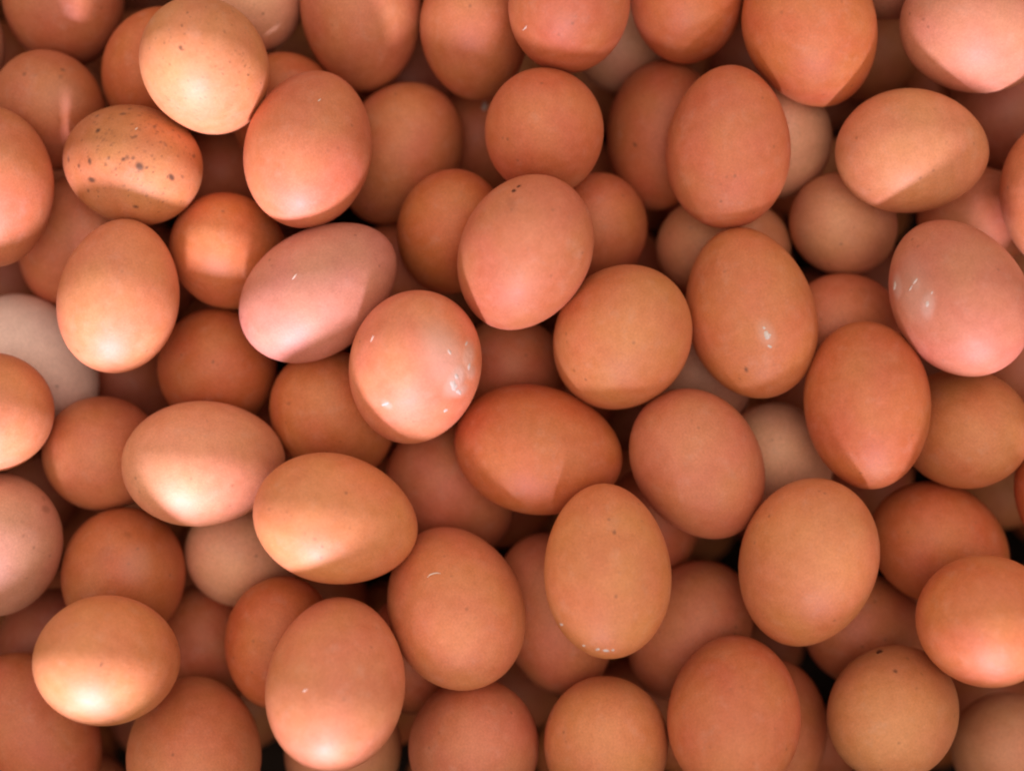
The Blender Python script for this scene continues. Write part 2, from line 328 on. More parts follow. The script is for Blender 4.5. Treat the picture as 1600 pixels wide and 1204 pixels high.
FILL = [
    ('90', (-0.21626, 0.17825, -0.02491), (-0.9603, 0.2399, 0.1421), 0.02488, 0.02051, 0.093, 'o', 'brown egg of the heap just past the edge of the picture', 'eggs past the edge of the picture'),
    ('91', (-0.2225, 0.21908, -0.03637), (0.7799, 0.3356, -0.5284), 0.02493, 0.02184, 0.061, 'r', 'brown egg of the heap just past the edge of the picture', 'eggs past the edge of the picture'),
    ('92', (-0.18121, -0.16683, -0.00559), (0.0289, -0.9995, -0.0093), 0.02386, 0.02146, 0.098, 'o', 'brown egg of the heap just past the edge of the picture', 'eggs past the edge of the picture'),
    ('94', (-0.16789, 0.1846, -0.04507), (-0.9912, 0.1304, 0.0244), 0.02408, 0.02135, 0.103, 'r', 'brown egg of the heap just past the edge of the picture', 'eggs past the edge of the picture'),
    ('95', (-0.18009, 0.22341, -0.05935), (-0.9408, -0.3038, -0.1506), 0.02677, 0.02106, 0.073, 't', 'brown egg of the heap just past the edge of the picture', 'eggs past the edge of the picture'),
    ('98', (-0.11886, 0.1759, -0.02009), (0.0673, -0.7946, -0.6033), 0.02396, 0.01985, 0.098, 't', 'brown egg of the heap just past the edge of the picture', 'eggs past the edge of the picture'),
    ('99', (-0.12012, 0.21677, -0.04104), (-0.7144, 0.691, 0.1104), 0.02517, 0.02126, 0.095, 't', 'brown egg of the heap just past the edge of the picture', 'eggs past the edge of the picture'),
    ('102', (-0.07193, 0.17794, -0.0268), (0.3282, -0.7258, -0.6045), 0.0246, 0.02092, 0.066, 'r', 'brown egg of the heap just past the edge of the picture', 'eggs past the edge of the picture'),
    ('103', (-0.07973, 0.22842, -0.06531), (0.7032, 0.6973, -0.1389), 0.0263, 0.0207, 0.071, 'r', 'brown egg of the heap just past the edge of the picture', 'eggs past the edge of the picture'),
    ('106', (-0.02979, 0.17359, -0.01529), (-0.3986, 0.9169, 0.0196), 0.02306, 0.02076, 0.085, 'b', 'brown egg of the heap just past the edge of the picture', 'eggs past the edge of the picture'),
    ('107', (-0.02845, 0.21498, -0.03256), (0.9147, 0.3287, -0.2353), 0.02376, 0.0209, 0.066, 'r', 'brown egg of the heap just past the edge of the picture', 'eggs past the edge of the picture'),
    ('110', (0.02125, 0.17837, -0.02756), (-0.1813, -0.7895, -0.5864), 0.02228, 0.01969, 0.051, 'o', 'brown egg of the heap just past the edge of the picture', 'eggs past the edge of the picture'),
    ('111', (0.02213, 0.22116, -0.03975), (0.2559, 0.9629, 0.0854), 0.02292, 0.01996, 0.06, 'o', 'brown egg of the heap just past the edge of the picture', 'eggs past the edge of the picture'),
    ('114', (0.06963, 0.1759, -0.02079), (-0.7856, 0.6105, 0.1012), 0.02657, 0.0209, 0.078, 'd', 'brown egg of the heap just past the edge of the picture', 'eggs past the edge of the picture'),
    ('115', (0.07258, 0.21663, -0.03567), (0.8851, -0.3253, -0.3329), 0.02482, 0.02138, 0.057, 'r', 'brown egg of the heap just past the edge of the picture', 'eggs past the edge of the picture'),
    ('118', (0.12478, 0.18894, -0.04771), (0.5673, 0.8184, 0.0918), 0.02368, 0.01975, 0.065, 'b', 'brown egg of the heap just past the edge of the picture', 'eggs past the edge of the picture'),
    ('119', (0.12356, 0.22889, -0.06982), (0.0677, 0.9937, 0.089), 0.02455, 0.0213, 0.085, 't', 'brown egg of the heap just past the edge of the picture', 'eggs past the edge of the picture'),
    ('122', (0.16848, 0.18686, -0.0437), (-0.7591, 0.5292, -0.379), 0.02485, 0.02162, 0.054, 'b', 'brown egg of the heap just past the edge of the picture', 'eggs past the edge of the picture'),
    ('123', (0.17605, 0.22677, -0.0678), (0.6599, 0.7327, 0.1661), 0.02575, 0.02051, 0.05, 'b', 'brown egg of the heap just past the edge of the picture', 'eggs past the edge of the picture'),
    ('124', (0.18008, -0.16728, -0.00629), (-0.7843, -0.3979, -0.476), 0.02588, 0.02185, 0.068, 'd', 'brown egg of the heap just past the edge of the picture', 'eggs past the edge of the picture'),
    ('126', (0.20921, 0.17473, -0.02009), (-0.7812, 0.0897, -0.6178), 0.02421, 0.02009, 0.084, 't', 'brown egg of the heap just past the edge of the picture', 'eggs past the edge of the picture'),
    ('127', (0.21459, 0.21406, -0.03475), (-0.7755, 0.3943, -0.4931), 0.02349, 0.02012, 0.088, 't', 'brown egg of the heap just past the edge of the picture', 'eggs past the edge of the picture'),
    ('130', (-0.24174, 0.14366, -0.04049), (-0.4883, -0.8081, -0.3295), 0.025, 0.02007, 0.051, 'o', 'brown egg of the heap just past the edge of the picture', 'eggs past the edge of the picture'),
    ('131', (0.23649, 0.12696, -0.02086), (-0.0255, -0.8362, -0.5478), 0.0225, 0.02, 0.053, 'd', 'brown egg of the heap just past the edge of the picture', 'eggs past the edge of the picture'),
    ('132', (-0.25108, 0.10527, -0.06444), (-0.5746, -0.7884, -0.2195), 0.02242, 0.02027, 0.064, 'o', 'brown egg of the heap just past the edge of the picture', 'eggs past the edge of the picture'),
    ('133', (0.23258, 0.07871, -0.01347), (0.1321, -0.9041, -0.4063), 0.02535, 0.02057, 0.058, 'd', 'brown egg of the heap just past the edge of the picture', 'eggs past the edge of the picture'),
    ('134', (-0.22473, 0.05263, -0.01718), (0.7497, 0.2082, -0.6282), 0.0233, 0.02074, 0.057, 't', 'brown egg of the heap just past the edge of the picture', 'eggs past the edge of the picture'),
    ('135', (0.2396, 0.03926, -0.03712), (-0.5554, 0.645, -0.5249), 0.02536, 0.02004, 0.054, 'd', 'brown egg of the heap just past the edge of the picture', 'eggs past the edge of the picture'),
    ('136', (-0.2292, 0.00337, -0.01778), (0.2176, 0.884, -0.4138), 0.02451, 0.02172, 0.093, 'r', 'brown egg of the heap just past the edge of the picture', 'eggs past the edge of the picture'),
    ('137', (0.2335, -0.00831, -0.01903), (0.9328, 0.3489, 0.09), 0.02547, 0.02182, 0.072, 'b', 'brown egg of the heap just past the edge of the picture', 'eggs past the edge of the picture'),
    ('138', (-0.23526, -0.04084, -0.02905), (0.6953, -0.3905, -0.6033), 0.02298, 0.02042, 0.081, 'o', 'brown egg of the heap just past the edge of the picture', 'eggs past the edge of the picture'),
    ('139', (0.23712, -0.05313, -0.028), (-0.5061, -0.7162, -0.4806), 0.02487, 0.0201, 0.068, 'd', 'brown egg of the heap just past the edge of the picture', 'eggs past the edge of the picture'),
    ('140', (-0.23375, -0.08673, -0.01638), (0.738, -0.2755, -0.616), 0.0248, 0.02042, 0.082, 'd', 'brown egg of the heap just past the edge of the picture', 'eggs past the edge of the picture'),
    ('141', (0.24115, -0.10165, -0.02722), (0.9829, 0.1618, 0.0884), 0.02316, 0.02078, 0.061, 'b', 'brown egg of the heap just past the edge of the picture', 'eggs past the edge of the picture'),
    ('142', (-0.22493, -0.12981, -0.0191), (0.7456, -0.3528, -0.5653), 0.02752, 0.02165, 0.083, 'o', 'brown egg of the heap just past the edge of the picture', 'eggs past the edge of the picture'),
    ('143', (0.24293, -0.14677, -0.03837), (0.3286, -0.9418, 0.0709), 0.02272, 0.0204, 0.068, 'b', 'brown egg of the heap just past the edge of the picture', 'eggs past the edge of the picture'),
    ('144', (-0.22496, 0.17736, -0.11), (0.7966, 0.0671, -0.6007), 0.02104, 0.01714, 0.103, 'b', 'shadowed brown egg at the bottom of the gaps between the upper eggs', 'shadowed eggs at the bottom of the gaps'),
    ('145', (-0.2085, 0.13458, -0.11), (0.7954, -0.0567, -0.6034), 0.0192, 0.01685, 0.057, 'r', 'shadowed egg deep in the gap above the large pinkish left-edge egg', 'shadowed eggs at the bottom of the gaps'),
    ('146', (-0.23319, 0.0843, -0.11), (0.648, -0.433, -0.6266), 0.02013, 0.01735, 0.087, 'd', 'shadowed brown egg at the bottom of the gaps between the upper eggs', 'shadowed eggs at the bottom of the gaps'),
    ('147', (-0.20843, 0.04713, -0.11), (0.2854, 0.8955, -0.3415), 0.02258, 0.01776, 0.085, 'd', 'shadowed egg deep in the gap below the large pinkish left-edge egg', 'shadowed eggs at the bottom of the gaps'),
    ('148', (-0.22534, 0.00516, -0.11), (0.2399, 0.8863, -0.3962), 0.02084, 0.01701, 0.075, 'o', 'shadowed brown egg at the bottom of the gaps between the upper eggs', 'shadowed eggs at the bottom of the gaps'),
    ('149', (-0.20041, -0.0486, -0.11), (-0.8282, -0.5604, 0.0048), 0.02161, 0.0172, 0.067, 'd', 'shadowed egg deep in the gap above and right of the greyish left-edge egg', 'shadowed eggs at the bottom of the gaps'),
    ('150', (-0.23012, -0.08433, -0.11), (0.4879, 0.6421, -0.5913), 0.02139, 0.01797, 0.067, 'o', 'shadowed brown egg at the bottom of the gaps between the upper eggs', 'shadowed eggs at the bottom of the gaps'),
    ('151', (-0.20412, -0.12726, -0.11), (-0.9037, 0.4159, -0.102), 0.02158, 0.01688, 0.053, 'o', 'shadowed brown egg at the bottom of the gaps between the upper eggs', 'shadowed eggs at the bottom of the gaps'),
    ('153', (-0.17799, 0.17977, -0.11), (-0.3375, 0.9397, 0.0555), 0.02, 0.01814, 0.061, 'b', 'shadowed brown egg at the bottom of the gaps between the upper eggs', 'shadowed eggs at the bottom of the gaps'),
    ('154', (-0.15304, 0.13737, -0.11), (0.7904, -0.2391, -0.564), 0.02134, 0.01751, 0.051, 'b', 'shadowed brown egg at the bottom of the gaps between the upper eggs', 'shadowed eggs at the bottom of the gaps'),
    ('155', (-0.17877, 0.09078, -0.11), (0.6924, 0.5812, -0.4275), 0.02023, 0.01788, 0.103, 'r', 'shadowed brown egg at the bottom of the gaps between the upper eggs', 'shadowed eggs at the bottom of the gaps'),
    ('156', (-0.14961, 0.04681, -0.11), (-0.2359, 0.9561, -0.1739), 0.02087, 0.01812, 0.083, 'd', 'shadowed egg deep in the gap right of the smooth upright egg at left', 'shadowed eggs at the bottom of the gaps'),
    ('158', (-0.15164, -0.04844, -0.11), (0.2434, 0.867, -0.4348), 0.0232, 0.01841, 0.103, 'o', 'shadowed egg deep in the gap above and right of the mottled orange egg', 'shadowed eggs at the bottom of the gaps'),
    ('159', (-0.17477, -0.08884, -0.11), (-0.9949, 0.0928, -0.0389), 0.02006, 0.01766, 0.066, 't', 'shadowed brown egg at the bottom of the gaps between the upper eggs', 'shadowed eggs at the bottom of the gaps'),
    ('160', (-0.15024, -0.13608, -0.11), (-0.1243, -0.9904, -0.0598), 0.01878, 0.01704, 0.06, 'd', 'shadowed egg deep in the gap below the round tan lower left egg', 'shadowed eggs at the bottom of the gaps'),
    ('161', (-0.17956, -0.17246, -0.11), (-0.7998, -0.5944, 0.0843), 0.02061, 0.01789, 0.075, 't', 'shadowed egg deep in the gap below the mottled orange egg', 'shadowed eggs at the bottom of the gaps'),
    ('162', (-0.12577, 0.17871, -0.11), (-0.9928, 0.0849, -0.0843), 0.02139, 0.01827, 0.087, 'r', 'shadowed brown egg at the bottom of the gaps between the upper eggs', 'shadowed eggs at the bottom of the gaps'),
    ('163', (-0.09751, 0.13766, -0.11), (0.8925, -0.0078, -0.451), 0.02201, 0.0173, 0.059, 'o', 'shadowed egg deep in the gap right of the finely speckled egg', 'shadowed eggs at the bottom of the gaps'),
    ('164', (-0.1284, 0.08762, -0.11), (0.302, 0.9237, -0.2359), 0.0194, 0.01733, 0.081, 'b', 'shadowed brown egg at the bottom of the gaps between the upper eggs', 'shadowed eggs at the bottom of the gaps'),
    ('165', (-0.10136, 0.04533, -0.11), (-0.9882, 0.081, -0.1302), 0.02132, 0.01822, 0.056, 'o', 'shadowed brown egg at the bottom of the gaps between the upper eggs', 'shadowed eggs at the bottom of the gaps'),
    ('166', (-0.12563, 0.00313, -0.11), (-0.8902, -0.4393, -0.1206), 0.02266, 0.01843, 0.093, 'o', 'shadowed brown egg at the bottom of the gaps between the upper eggs', 'shadowed eggs at the bottom of the gaps'),
    ('167', (-0.10041, -0.04368, -0.11), (-0.9665, -0.224, -0.1251), 0.0216, 0.01823, 0.066, 'b', 'shadowed brown egg at the bottom of the gaps between the upper eggs', 'shadowed eggs at the bottom of the gaps'),
    ('168', (-0.12602, -0.08657, -0.11), (0.8625, -0.2313, -0.45), 0.0233, 0.01834, 0.083, 't', 'shadowed brown egg at the bottom of the gaps between the upper eggs', 'shadowed eggs at the bottom of the gaps'),
    ('169', (-0.10756, -0.13209, -0.11), (-0.3511, -0.9354, -0.0424), 0.01995, 0.01711, 0.083, 'o', 'shadowed egg deep in the gap left of the brightest salmon egg', 'shadowed eggs at the bottom of the gaps'),
    ('171', (-0.07442, 0.17892, -0.11), (0.6505, -0.5293, -0.5447), 0.02037, 0.01827, 0.091, 't', 'shadowed brown egg at the bottom of the gaps between the upper eggs', 'shadowed eggs at the bottom of the gaps'),
    ('172', (-0.05241, 0.13613, -0.116), (0.5744, 0.7994, -0.1759), 0.02184, 0.0177, 0.083, 'b', 'shadowed brown egg at the bottom of the gaps between the upper eggs', 'shadowed eggs at the bottom of the gaps'),
    ('173', (-0.07452, 0.0929, -0.11), (0.6943, 0.6608, -0.2853), 0.02197, 0.01824, 0.093, 't', 'shadowed brown egg at the bottom of the gaps between the upper eggs', 'shadowed eggs at the bottom of the gaps'),
    ('174', (-0.04974, 0.0478, -0.11), (-0.822, 0.5374, -0.1883), 0.01997, 0.01724, 0.101, 'b', 'shadowed brown egg at the bottom of the gaps between the upper eggs', 'shadowed eggs at the bottom of the gaps'),
    ('175', (-0.07887, -0.00286, -0.11), (0.0224, 0.952, -0.3053), 0.02111, 0.0177, 0.086, 'd', 'shadowed brown egg at the bottom of the gaps between the upper eggs', 'shadowed eggs at the bottom of the gaps'),
    ('176', (-0.05244, -0.04756, -0.11), (-0.9092, -0.3701, -0.1905), 0.01973, 0.01778, 0.082, 'b', 'shadowed brown egg at the bottom of the gaps between the upper eggs', 'shadowed eggs at the bottom of the gaps'),
    ('177', (-0.07912, -0.08655, -0.11), (-0.3037, 0.8714, -0.3852), 0.02243, 0.01781, 0.076, 'r', 'shadowed egg deep in the gap below the sideways ochre egg', 'shadowed eggs at the bottom of the gaps'),
    ('178', (-0.04709, -0.12925, -0.11), (-0.294, -0.9526, -0.0784), 0.02126, 0.01701, 0.084, 'r', 'shadowed egg deep in the gap left of the round brown bottom egg', 'shadowed eggs at the bottom of the gaps'),
    ('180', (-0.03069, 0.17669, -0.11), (-0.6163, 0.7859, -0.0494), 0.02019, 0.01721, 0.094, 'd', 'shadowed brown egg at the bottom of the gaps between the upper eggs', 'shadowed eggs at the bottom of the gaps'),
    ('181', (-0.00142, 0.12741, -0.11), (0.8198, 0.5399, -0.191), 0.0202, 0.01695, 0.072, 'o', 'shadowed egg deep in the gap above the round unlit brown egg', 'shadowed eggs at the bottom of the gaps'),
    ('182', (-0.02861, 0.08404, -0.11), (0.8096, -0.4331, -0.3963), 0.01927, 0.01694, 0.066, 't', 'shadowed brown egg at the bottom of the gaps between the upper eggs', 'shadowed eggs at the bottom of the gaps'),
    ('183', (0.00332, 0.04717, -0.11), (0.9306, 0.2446, -0.2724), 0.01966, 0.0168, 0.092, 'd', 'shadowed brown egg at the bottom of the gaps between the upper eggs', 'shadowed eggs at the bottom of the gaps'),
    ('184', (-0.02224, -0.00446, -0.11), (0.5093, 0.7988, -0.3201), 0.02257, 0.01798, 0.055, 'o', 'shadowed brown egg at the bottom of the gaps between the upper eggs', 'shadowed eggs at the bottom of the gaps'),
    ('185', (-0.00257, -0.04879, -0.11), (0.9033, 0.2826, -0.3229), 0.02116, 0.01772, 0.066, 'r', 'shadowed egg deep in the gap below the sideways orange middle egg', 'shadowed eggs at the bottom of the gaps'),
    ('186', (-0.02814, -0.08569, -0.11), (0.3639, -0.9124, -0.1873), 0.02152, 0.01701, 0.099, 'r', 'shadowed brown egg at the bottom of the gaps between the upper eggs', 'shadowed eggs at the bottom of the gaps'),
    ('187', (0.00115, -0.12669, -0.11), (0.9086, -0.3504, -0.2273), 0.02017, 0.01695, 0.078, 't', 'shadowed egg deep in the gap above and right of the round brown bottom egg', 'shadowed eggs at the bottom of the gaps'),
    ('188', (-0.02544, -0.17076, -0.11), (0.6743, -0.7266, -0.1319), 0.02169, 0.01719, 0.053, 'o', 'shadowed brown egg at the bottom of the gaps between the upper eggs', 'shadowed eggs at the bottom of the gaps'),
    ('190', (0.05442, 0.13779, -0.11), (-0.8938, -0.1582, -0.4196), 0.02045, 0.01807, 0.084, 'b', 'shadowed brown egg at the bottom of the gaps between the upper eggs', 'shadowed eggs at the bottom of the gaps'),
    ('191', (0.02287, 0.08631, -0.11), (-0.6214, -0.6639, -0.4159), 0.02063, 0.01757, 0.077, 'b', 'shadowed egg deep in the gap right of the round unlit brown egg', 'shadowed eggs at the bottom of the gaps'),
    ('192', (0.04562, 0.04521, -0.11), (0.5696, 0.7984, -0.1954), 0.02162, 0.01728, 0.084, 't', 'shadowed egg deep in the gap above the clean ochre middle egg', 'shadowed eggs at the bottom of the gaps'),
    ('193', (0.0246, 0.00114, -0.11), (0.6267, -0.7303, -0.2718), 0.02274, 0.01787, 0.103, 'r', 'shadowed brown egg at the bottom of the gaps between the upper eggs', 'shadowed eggs at the bottom of the gaps'),
    ('194', (0.05081, -0.04745, -0.11), (-0.0629, -0.9718, -0.2271), 0.02128, 0.01734, 0.087, 'r', 'shadowed egg deep in the gap left of the plain pinkish brown egg', 'shadowed eggs at the bottom of the gaps'),
    ('195', (0.02712, -0.09083, -0.11), (-0.505, 0.7468, -0.4327), 0.02072, 0.01789, 0.055, 'b', 'shadowed brown egg at the bottom of the gaps between the upper eggs', 'shadowed eggs at the bottom of the gaps'),
    ('196', (0.05062, -0.131, -0.11), (-0.906, -0.2786, -0.3186), 0.02113, 0.01717, 0.07, 't', 'shadowed egg deep in the gap above the round ochre bottom egg', 'shadowed eggs at the bottom of the gaps'),
    ('198', (0.07283, 0.1768, -0.11), (-0.5927, 0.7911, -0.1512), 0.02165, 0.01767, 0.071, 'r', 'shadowed brown egg at the bottom of the gaps between the upper eggs', 'shadowed eggs at the bottom of the gaps'),
    ('199', (0.10123, 0.13307, -0.11), (-0.8954, 0.0714, -0.4394), 0.01955, 0.01773, 0.062, 'd', 'shadowed egg deep in the gap below and right of the orange top-edge egg', 'shadowed eggs at the bottom of the gaps'),
    ('200', (0.0764, 0.0844, -0.11), (-0.6591, 0.6951, -0.287), 0.01945, 0.01738, 0.099, 'd', 'shadowed brown egg at the bottom of the gaps between the upper eggs', 'shadowed eggs at the bottom of the gaps'),
    ('201', (0.10002, 0.04865, -0.11), (-0.1737, 0.9517, -0.253), 0.01992, 0.01733, 0.104, 't', 'shadowed brown egg at the bottom of the gaps between the upper eggs', 'shadowed eggs at the bottom of the gaps'),
    ('202', (0.07089, -0.00032, -0.11), (0.4474, 0.8599, -0.246), 0.02017, 0.01751, 0.057, 'r', 'shadowed brown egg at the bottom of the gaps between the upper eggs', 'shadowed eggs at the bottom of the gaps'),
    ('203', (0.10533, -0.04469, -0.11), (0.0001, 0.9295, -0.3688), 0.02329, 0.01823, 0.085, 'd', 'shadowed brown egg at the bottom of the gaps between the upper eggs', 'shadowed eggs at the bottom of the gaps'),
    ('204', (0.07604, -0.09209, -0.11), (0.9738, -0.1667, -0.1546), 0.02026, 0.0173, 0.074, 't', 'shadowed brown egg at the bottom of the gaps between the upper eggs', 'shadowed eggs at the bottom of the gaps'),
    ('205', (0.10178, -0.13342, -0.11), (-0.7346, -0.6108, -0.2955), 0.01992, 0.01756, 0.091, 'd', 'shadowed brown egg at the bottom of the gaps between the upper eggs', 'shadowed eggs at the bottom of the gaps'),
    ('207', (0.12787, 0.17404, -0.11), (-0.1938, -0.7913, -0.5799), 0.02242, 0.01795, 0.087, 'o', 'shadowed brown egg at the bottom of the gaps between the upper eggs', 'shadowed eggs at the bottom of the gaps'),
    ('208', (0.14894, 0.13631, -0.11), (-0.7384, -0.3579, -0.5715), 0.02054, 0.01761, 0.087, 'b', 'shadowed egg deep in the gap right of the big orange top-edge egg', 'shadowed eggs at the bottom of the gaps'),
    ('209', (0.12242, 0.08852, -0.11), (0.9452, 0.3192, -0.0684), 0.01985, 0.01695, 0.055, 'o', 'shadowed egg deep in the gap right of the tall terracotta egg', 'shadowed eggs at the bottom of the gaps'),
    ('210', (0.15088, 0.04139, -0.11), (-0.8564, 0.0614, -0.5127), 0.02039, 0.01753, 0.067, 'd', 'shadowed egg deep in the gap left of the streaked large pink egg', 'shadowed eggs at the bottom of the gaps'),
    ('211', (0.12367, 0.00343, -0.11), (0.9734, 0.2048, -0.103), 0.02064, 0.01834, 0.097, 't', 'shadowed egg deep in the gap left of the glossy red brown egg', 'shadowed eggs at the bottom of the gaps'),
    ('212', (0.14755, -0.0393, -0.11), (-0.7096, -0.5496, -0.4409), 0.01974, 0.01697, 0.079, 't', 'shadowed egg deep in the gap below the glossy red brown egg', 'shadowed eggs at the bottom of the gaps'),
    ('213', (0.12166, -0.08811, -0.11), (0.9411, 0.2981, -0.1597), 0.01889, 0.01706, 0.069, 'o', 'shadowed brown egg at the bottom of the gaps between the upper eggs', 'shadowed eggs at the bottom of the gaps'),
    ('214', (0.15241, -0.13115, -0.11), (0.0075, -0.9954, -0.0953), 0.02067, 0.01682, 0.077, 'b', 'shadowed brown egg at the bottom of the gaps between the upper eggs', 'shadowed eggs at the bottom of the gaps'),
    ('216', (0.17345, 0.17176, -0.11), (-0.2454, 0.9623, -0.1171), 0.02259, 0.01802, 0.072, 'r', 'shadowed brown egg at the bottom of the gaps between the upper eggs', 'shadowed eggs at the bottom of the gaps'),
    ('217', (0.20065, 0.12974, -0.11), (-0.8066, -0.0347, -0.5901), 0.01946, 0.01693, 0.087, 'r', 'shadowed brown egg at the bottom of the gaps between the upper eggs', 'shadowed eggs at the bottom of the gaps'),
    ('218', (0.17192, 0.09201, -0.11), (0.0928, 0.9864, -0.1353), 0.01992, 0.01731, 0.088, 'o', 'shadowed brown egg at the bottom of the gaps between the upper eggs', 'shadowed eggs at the bottom of the gaps'),
    ('219', (0.20473, 0.04004, -0.11), (-0.4542, -0.7286, -0.5126), 0.02067, 0.01778, 0.085, 'o', 'shadowed brown egg at the bottom of the gaps between the upper eggs', 'shadowed eggs at the bottom of the gaps'),
    ('220', (0.17284, 0.00584, -0.11), (-0.5719, 0.6773, -0.4627), 0.02134, 0.01703, 0.054, 'd', 'shadowed brown egg at the bottom of the gaps between the upper eggs', 'shadowed eggs at the bottom of the gaps'),
    ('221', (0.20321, -0.03887, -0.11), (-0.2437, 0.8602, -0.4481), 0.02121, 0.01746, 0.075, 'o', 'shadowed egg deep in the gap above the orange right-edge egg', 'shadowed eggs at the bottom of the gaps'),
    ('222', (0.17578, -0.08986, -0.11), (0.139, -0.9823, -0.1259), 0.0197, 0.01768, 0.06, 'd', 'shadowed brown egg at the bottom of the gaps between the upper eggs', 'shadowed eggs at the bottom of the gaps'),
    ('223', (0.19959, -0.1301, -0.11), (0.7961, -0.6009, 0.0714), 0.02003, 0.01814, 0.094, 't', 'shadowed egg deep in the gap below the orange right-edge egg', 'shadowed eggs at the bottom of the gaps'),
    ('230', (0.25091, -0.0417, -0.11), (-0.7298, -0.3318, -0.5977), 0.01983, 0.0169, 0.071, 't', 'shadowed brown egg at the bottom of the gaps between the upper eggs', 'shadowed eggs at the bottom of the gaps'),
    ('231', (0.22811, -0.08751, -0.11), (-0.7881, 0.0162, -0.6154), 0.02129, 0.01713, 0.075, 'r', 'shadowed brown egg at the bottom of the gaps between the upper eggs', 'shadowed eggs at the bottom of the gaps'),
    ('232', (0.25592, -0.13489, -0.11), (0.5669, -0.8186, 0.0918), 0.02201, 0.0179, 0.064, 'd', 'shadowed brown egg at the bottom of the gaps between the upper eggs', 'shadowed eggs at the bottom of the gaps'),
    ('234', (-0.22004, 0.17643, -0.146), (0.2993, -0.7235, -0.622), 0.01944, 0.01643, 0.069, 't', 'shadowed brown egg at the bottom of the gaps between the upper eggs', 'shadowed eggs at the bottom of the gaps'),
    ('235', (-0.18411, 0.128, -0.14), (-0.2165, 0.9747, -0.0559), 0.0211, 0.01712, 0.054, 'b', 'shadowed egg deep in the gap above the most speckled egg', 'shadowed eggs at the bottom of the gaps'),
    ('236', (-0.21636, 0.08007, -0.143), (-0.1002, -0.9136, -0.394), 0.02007, 0.01682, 0.07, 't', 'shadowed brown egg at the bottom of the gaps between the upper eggs', 'shadowed eggs at the bottom of the gaps'),
    ('237', (-0.19137, 0.0333, -0.14), (0.8223, 0.1588, -0.5464), 0.018, 0.01633, 0.066, 'r', 'shadowed brown egg at the bottom of the gaps between the upper eggs', 'shadowed eggs at the bottom of the gaps'),
    ('238', (-0.2178, -0.01793, -0.14), (-0.8801, -0.4748, 0.0005), 0.01981, 0.01748, 0.059, 'd', 'shadowed brown egg at the bottom of the gaps between the upper eggs', 'shadowed eggs at the bottom of the gaps'),
    ('239', (-0.18329, -0.0616, -0.14), (-0.9969, 0.0722, -0.0301), 0.01831, 0.01604, 0.089, 'r', 'shadowed egg deep in the gap above and left of the mottled orange egg', 'shadowed eggs at the bottom of the gaps'),
    ('240', (-0.20898, -0.1005, -0.14), (0.8163, -0.0231, -0.5772), 0.01894, 0.01644, 0.053, 'o', 'shadowed brown egg at the bottom of the gaps between the upper eggs', 'shadowed eggs at the bottom of the gaps'),
    ('241', (-0.19008, -0.15584, -0.14), (0.4273, -0.8742, -0.2306), 0.02002, 0.01632, 0.098, 'r', 'shadowed egg deep in the gap below the greyish left-edge egg', 'shadowed eggs at the bottom of the gaps'),
    ('242', (-0.15581, 0.1741, -0.14), (-0.9973, 0.0411, -0.0606), 0.01948, 0.01616, 0.093, 'd', 'shadowed egg deep in the gap above and left of the finely speckled egg', 'shadowed eggs at the bottom of the gaps'),
    ('243', (-0.13377, 0.12626, -0.143), (-0.3396, -0.8496, -0.4035), 0.0188, 0.01665, 0.065, 'b', 'shadowed brown egg at the bottom of the gaps between the upper eggs', 'shadowed eggs at the bottom of the gaps'),
    ('244', (-0.16469, 0.08264, -0.143), (-0.0304, -0.9087, -0.4164), 0.01947, 0.01684, 0.078, 'd', 'shadowed brown egg at the bottom of the gaps between the upper eggs', 'shadowed eggs at the bottom of the gaps'),
    ('245', (-0.12905, 0.03354, -0.14), (0.0019, -0.9363, -0.3513), 0.01964, 0.01672, 0.102, 'r', 'shadowed egg deep in the gap left of the pinkest egg', 'shadowed eggs at the bottom of the gaps'),
    ('246', (-0.15779, -0.01444, -0.14), (-0.8508, -0.5189, -0.083), 0.02087, 0.01645, 0.055, 'o', 'shadowed brown egg at the bottom of the gaps between the upper eggs', 'shadowed eggs at the bottom of the gaps'),
    ('247', (-0.13482, -0.06426, -0.143), (0.3692, 0.8067, -0.4614), 0.02209, 0.01749, 0.063, 'b', 'shadowed brown egg at the bottom of the gaps between the upper eggs', 'shadowed eggs at the bottom of the gaps'),
    ('248', (-0.16449, -0.111, -0.14), (0.2143, -0.9564, -0.1986), 0.01857, 0.01603, 0.077, 'b', 'shadowed brown egg at the bottom of the gaps between the upper eggs', 'shadowed eggs at the bottom of the gaps'),
    ('249', (-0.1309, -0.15058, -0.14), (-0.4715, -0.8819, -0.0056), 0.02155, 0.01733, 0.097, 't', 'shadowed brown egg at the bottom of the gaps between the upper eggs', 'shadowed eggs at the bottom of the gaps'),
    ('250', (-0.10907, 0.16844, -0.146), (0.7497, -0.3869, -0.5369), 0.02033, 0.01749, 0.087, 'r', 'shadowed brown egg at the bottom of the gaps between the upper eggs', 'shadowed eggs at the bottom of the gaps'),
    ('251', (-0.08195, 0.12047, -0.14), (0.8732, -0.1869, -0.4501), 0.01879, 0.01655, 0.069, 'o', 'shadowed brown egg at the bottom of the gaps between the upper eggs', 'shadowed eggs at the bottom of the gaps'),
    ('252', (-0.10687, 0.07367, -0.14), (0.3673, 0.893, -0.2601), 0.01848, 0.01603, 0.101, 'd', 'shadowed egg deep in the gap above the pinkest egg', 'shadowed eggs at the bottom of the gaps'),
    ('253', (-0.07877, 0.03214, -0.14), (-0.7459, -0.6222, -0.2376), 0.01975, 0.0171, 0.063, 't', 'shadowed brown egg at the bottom of the gaps between the upper eggs', 'shadowed eggs at the bottom of the gaps'),
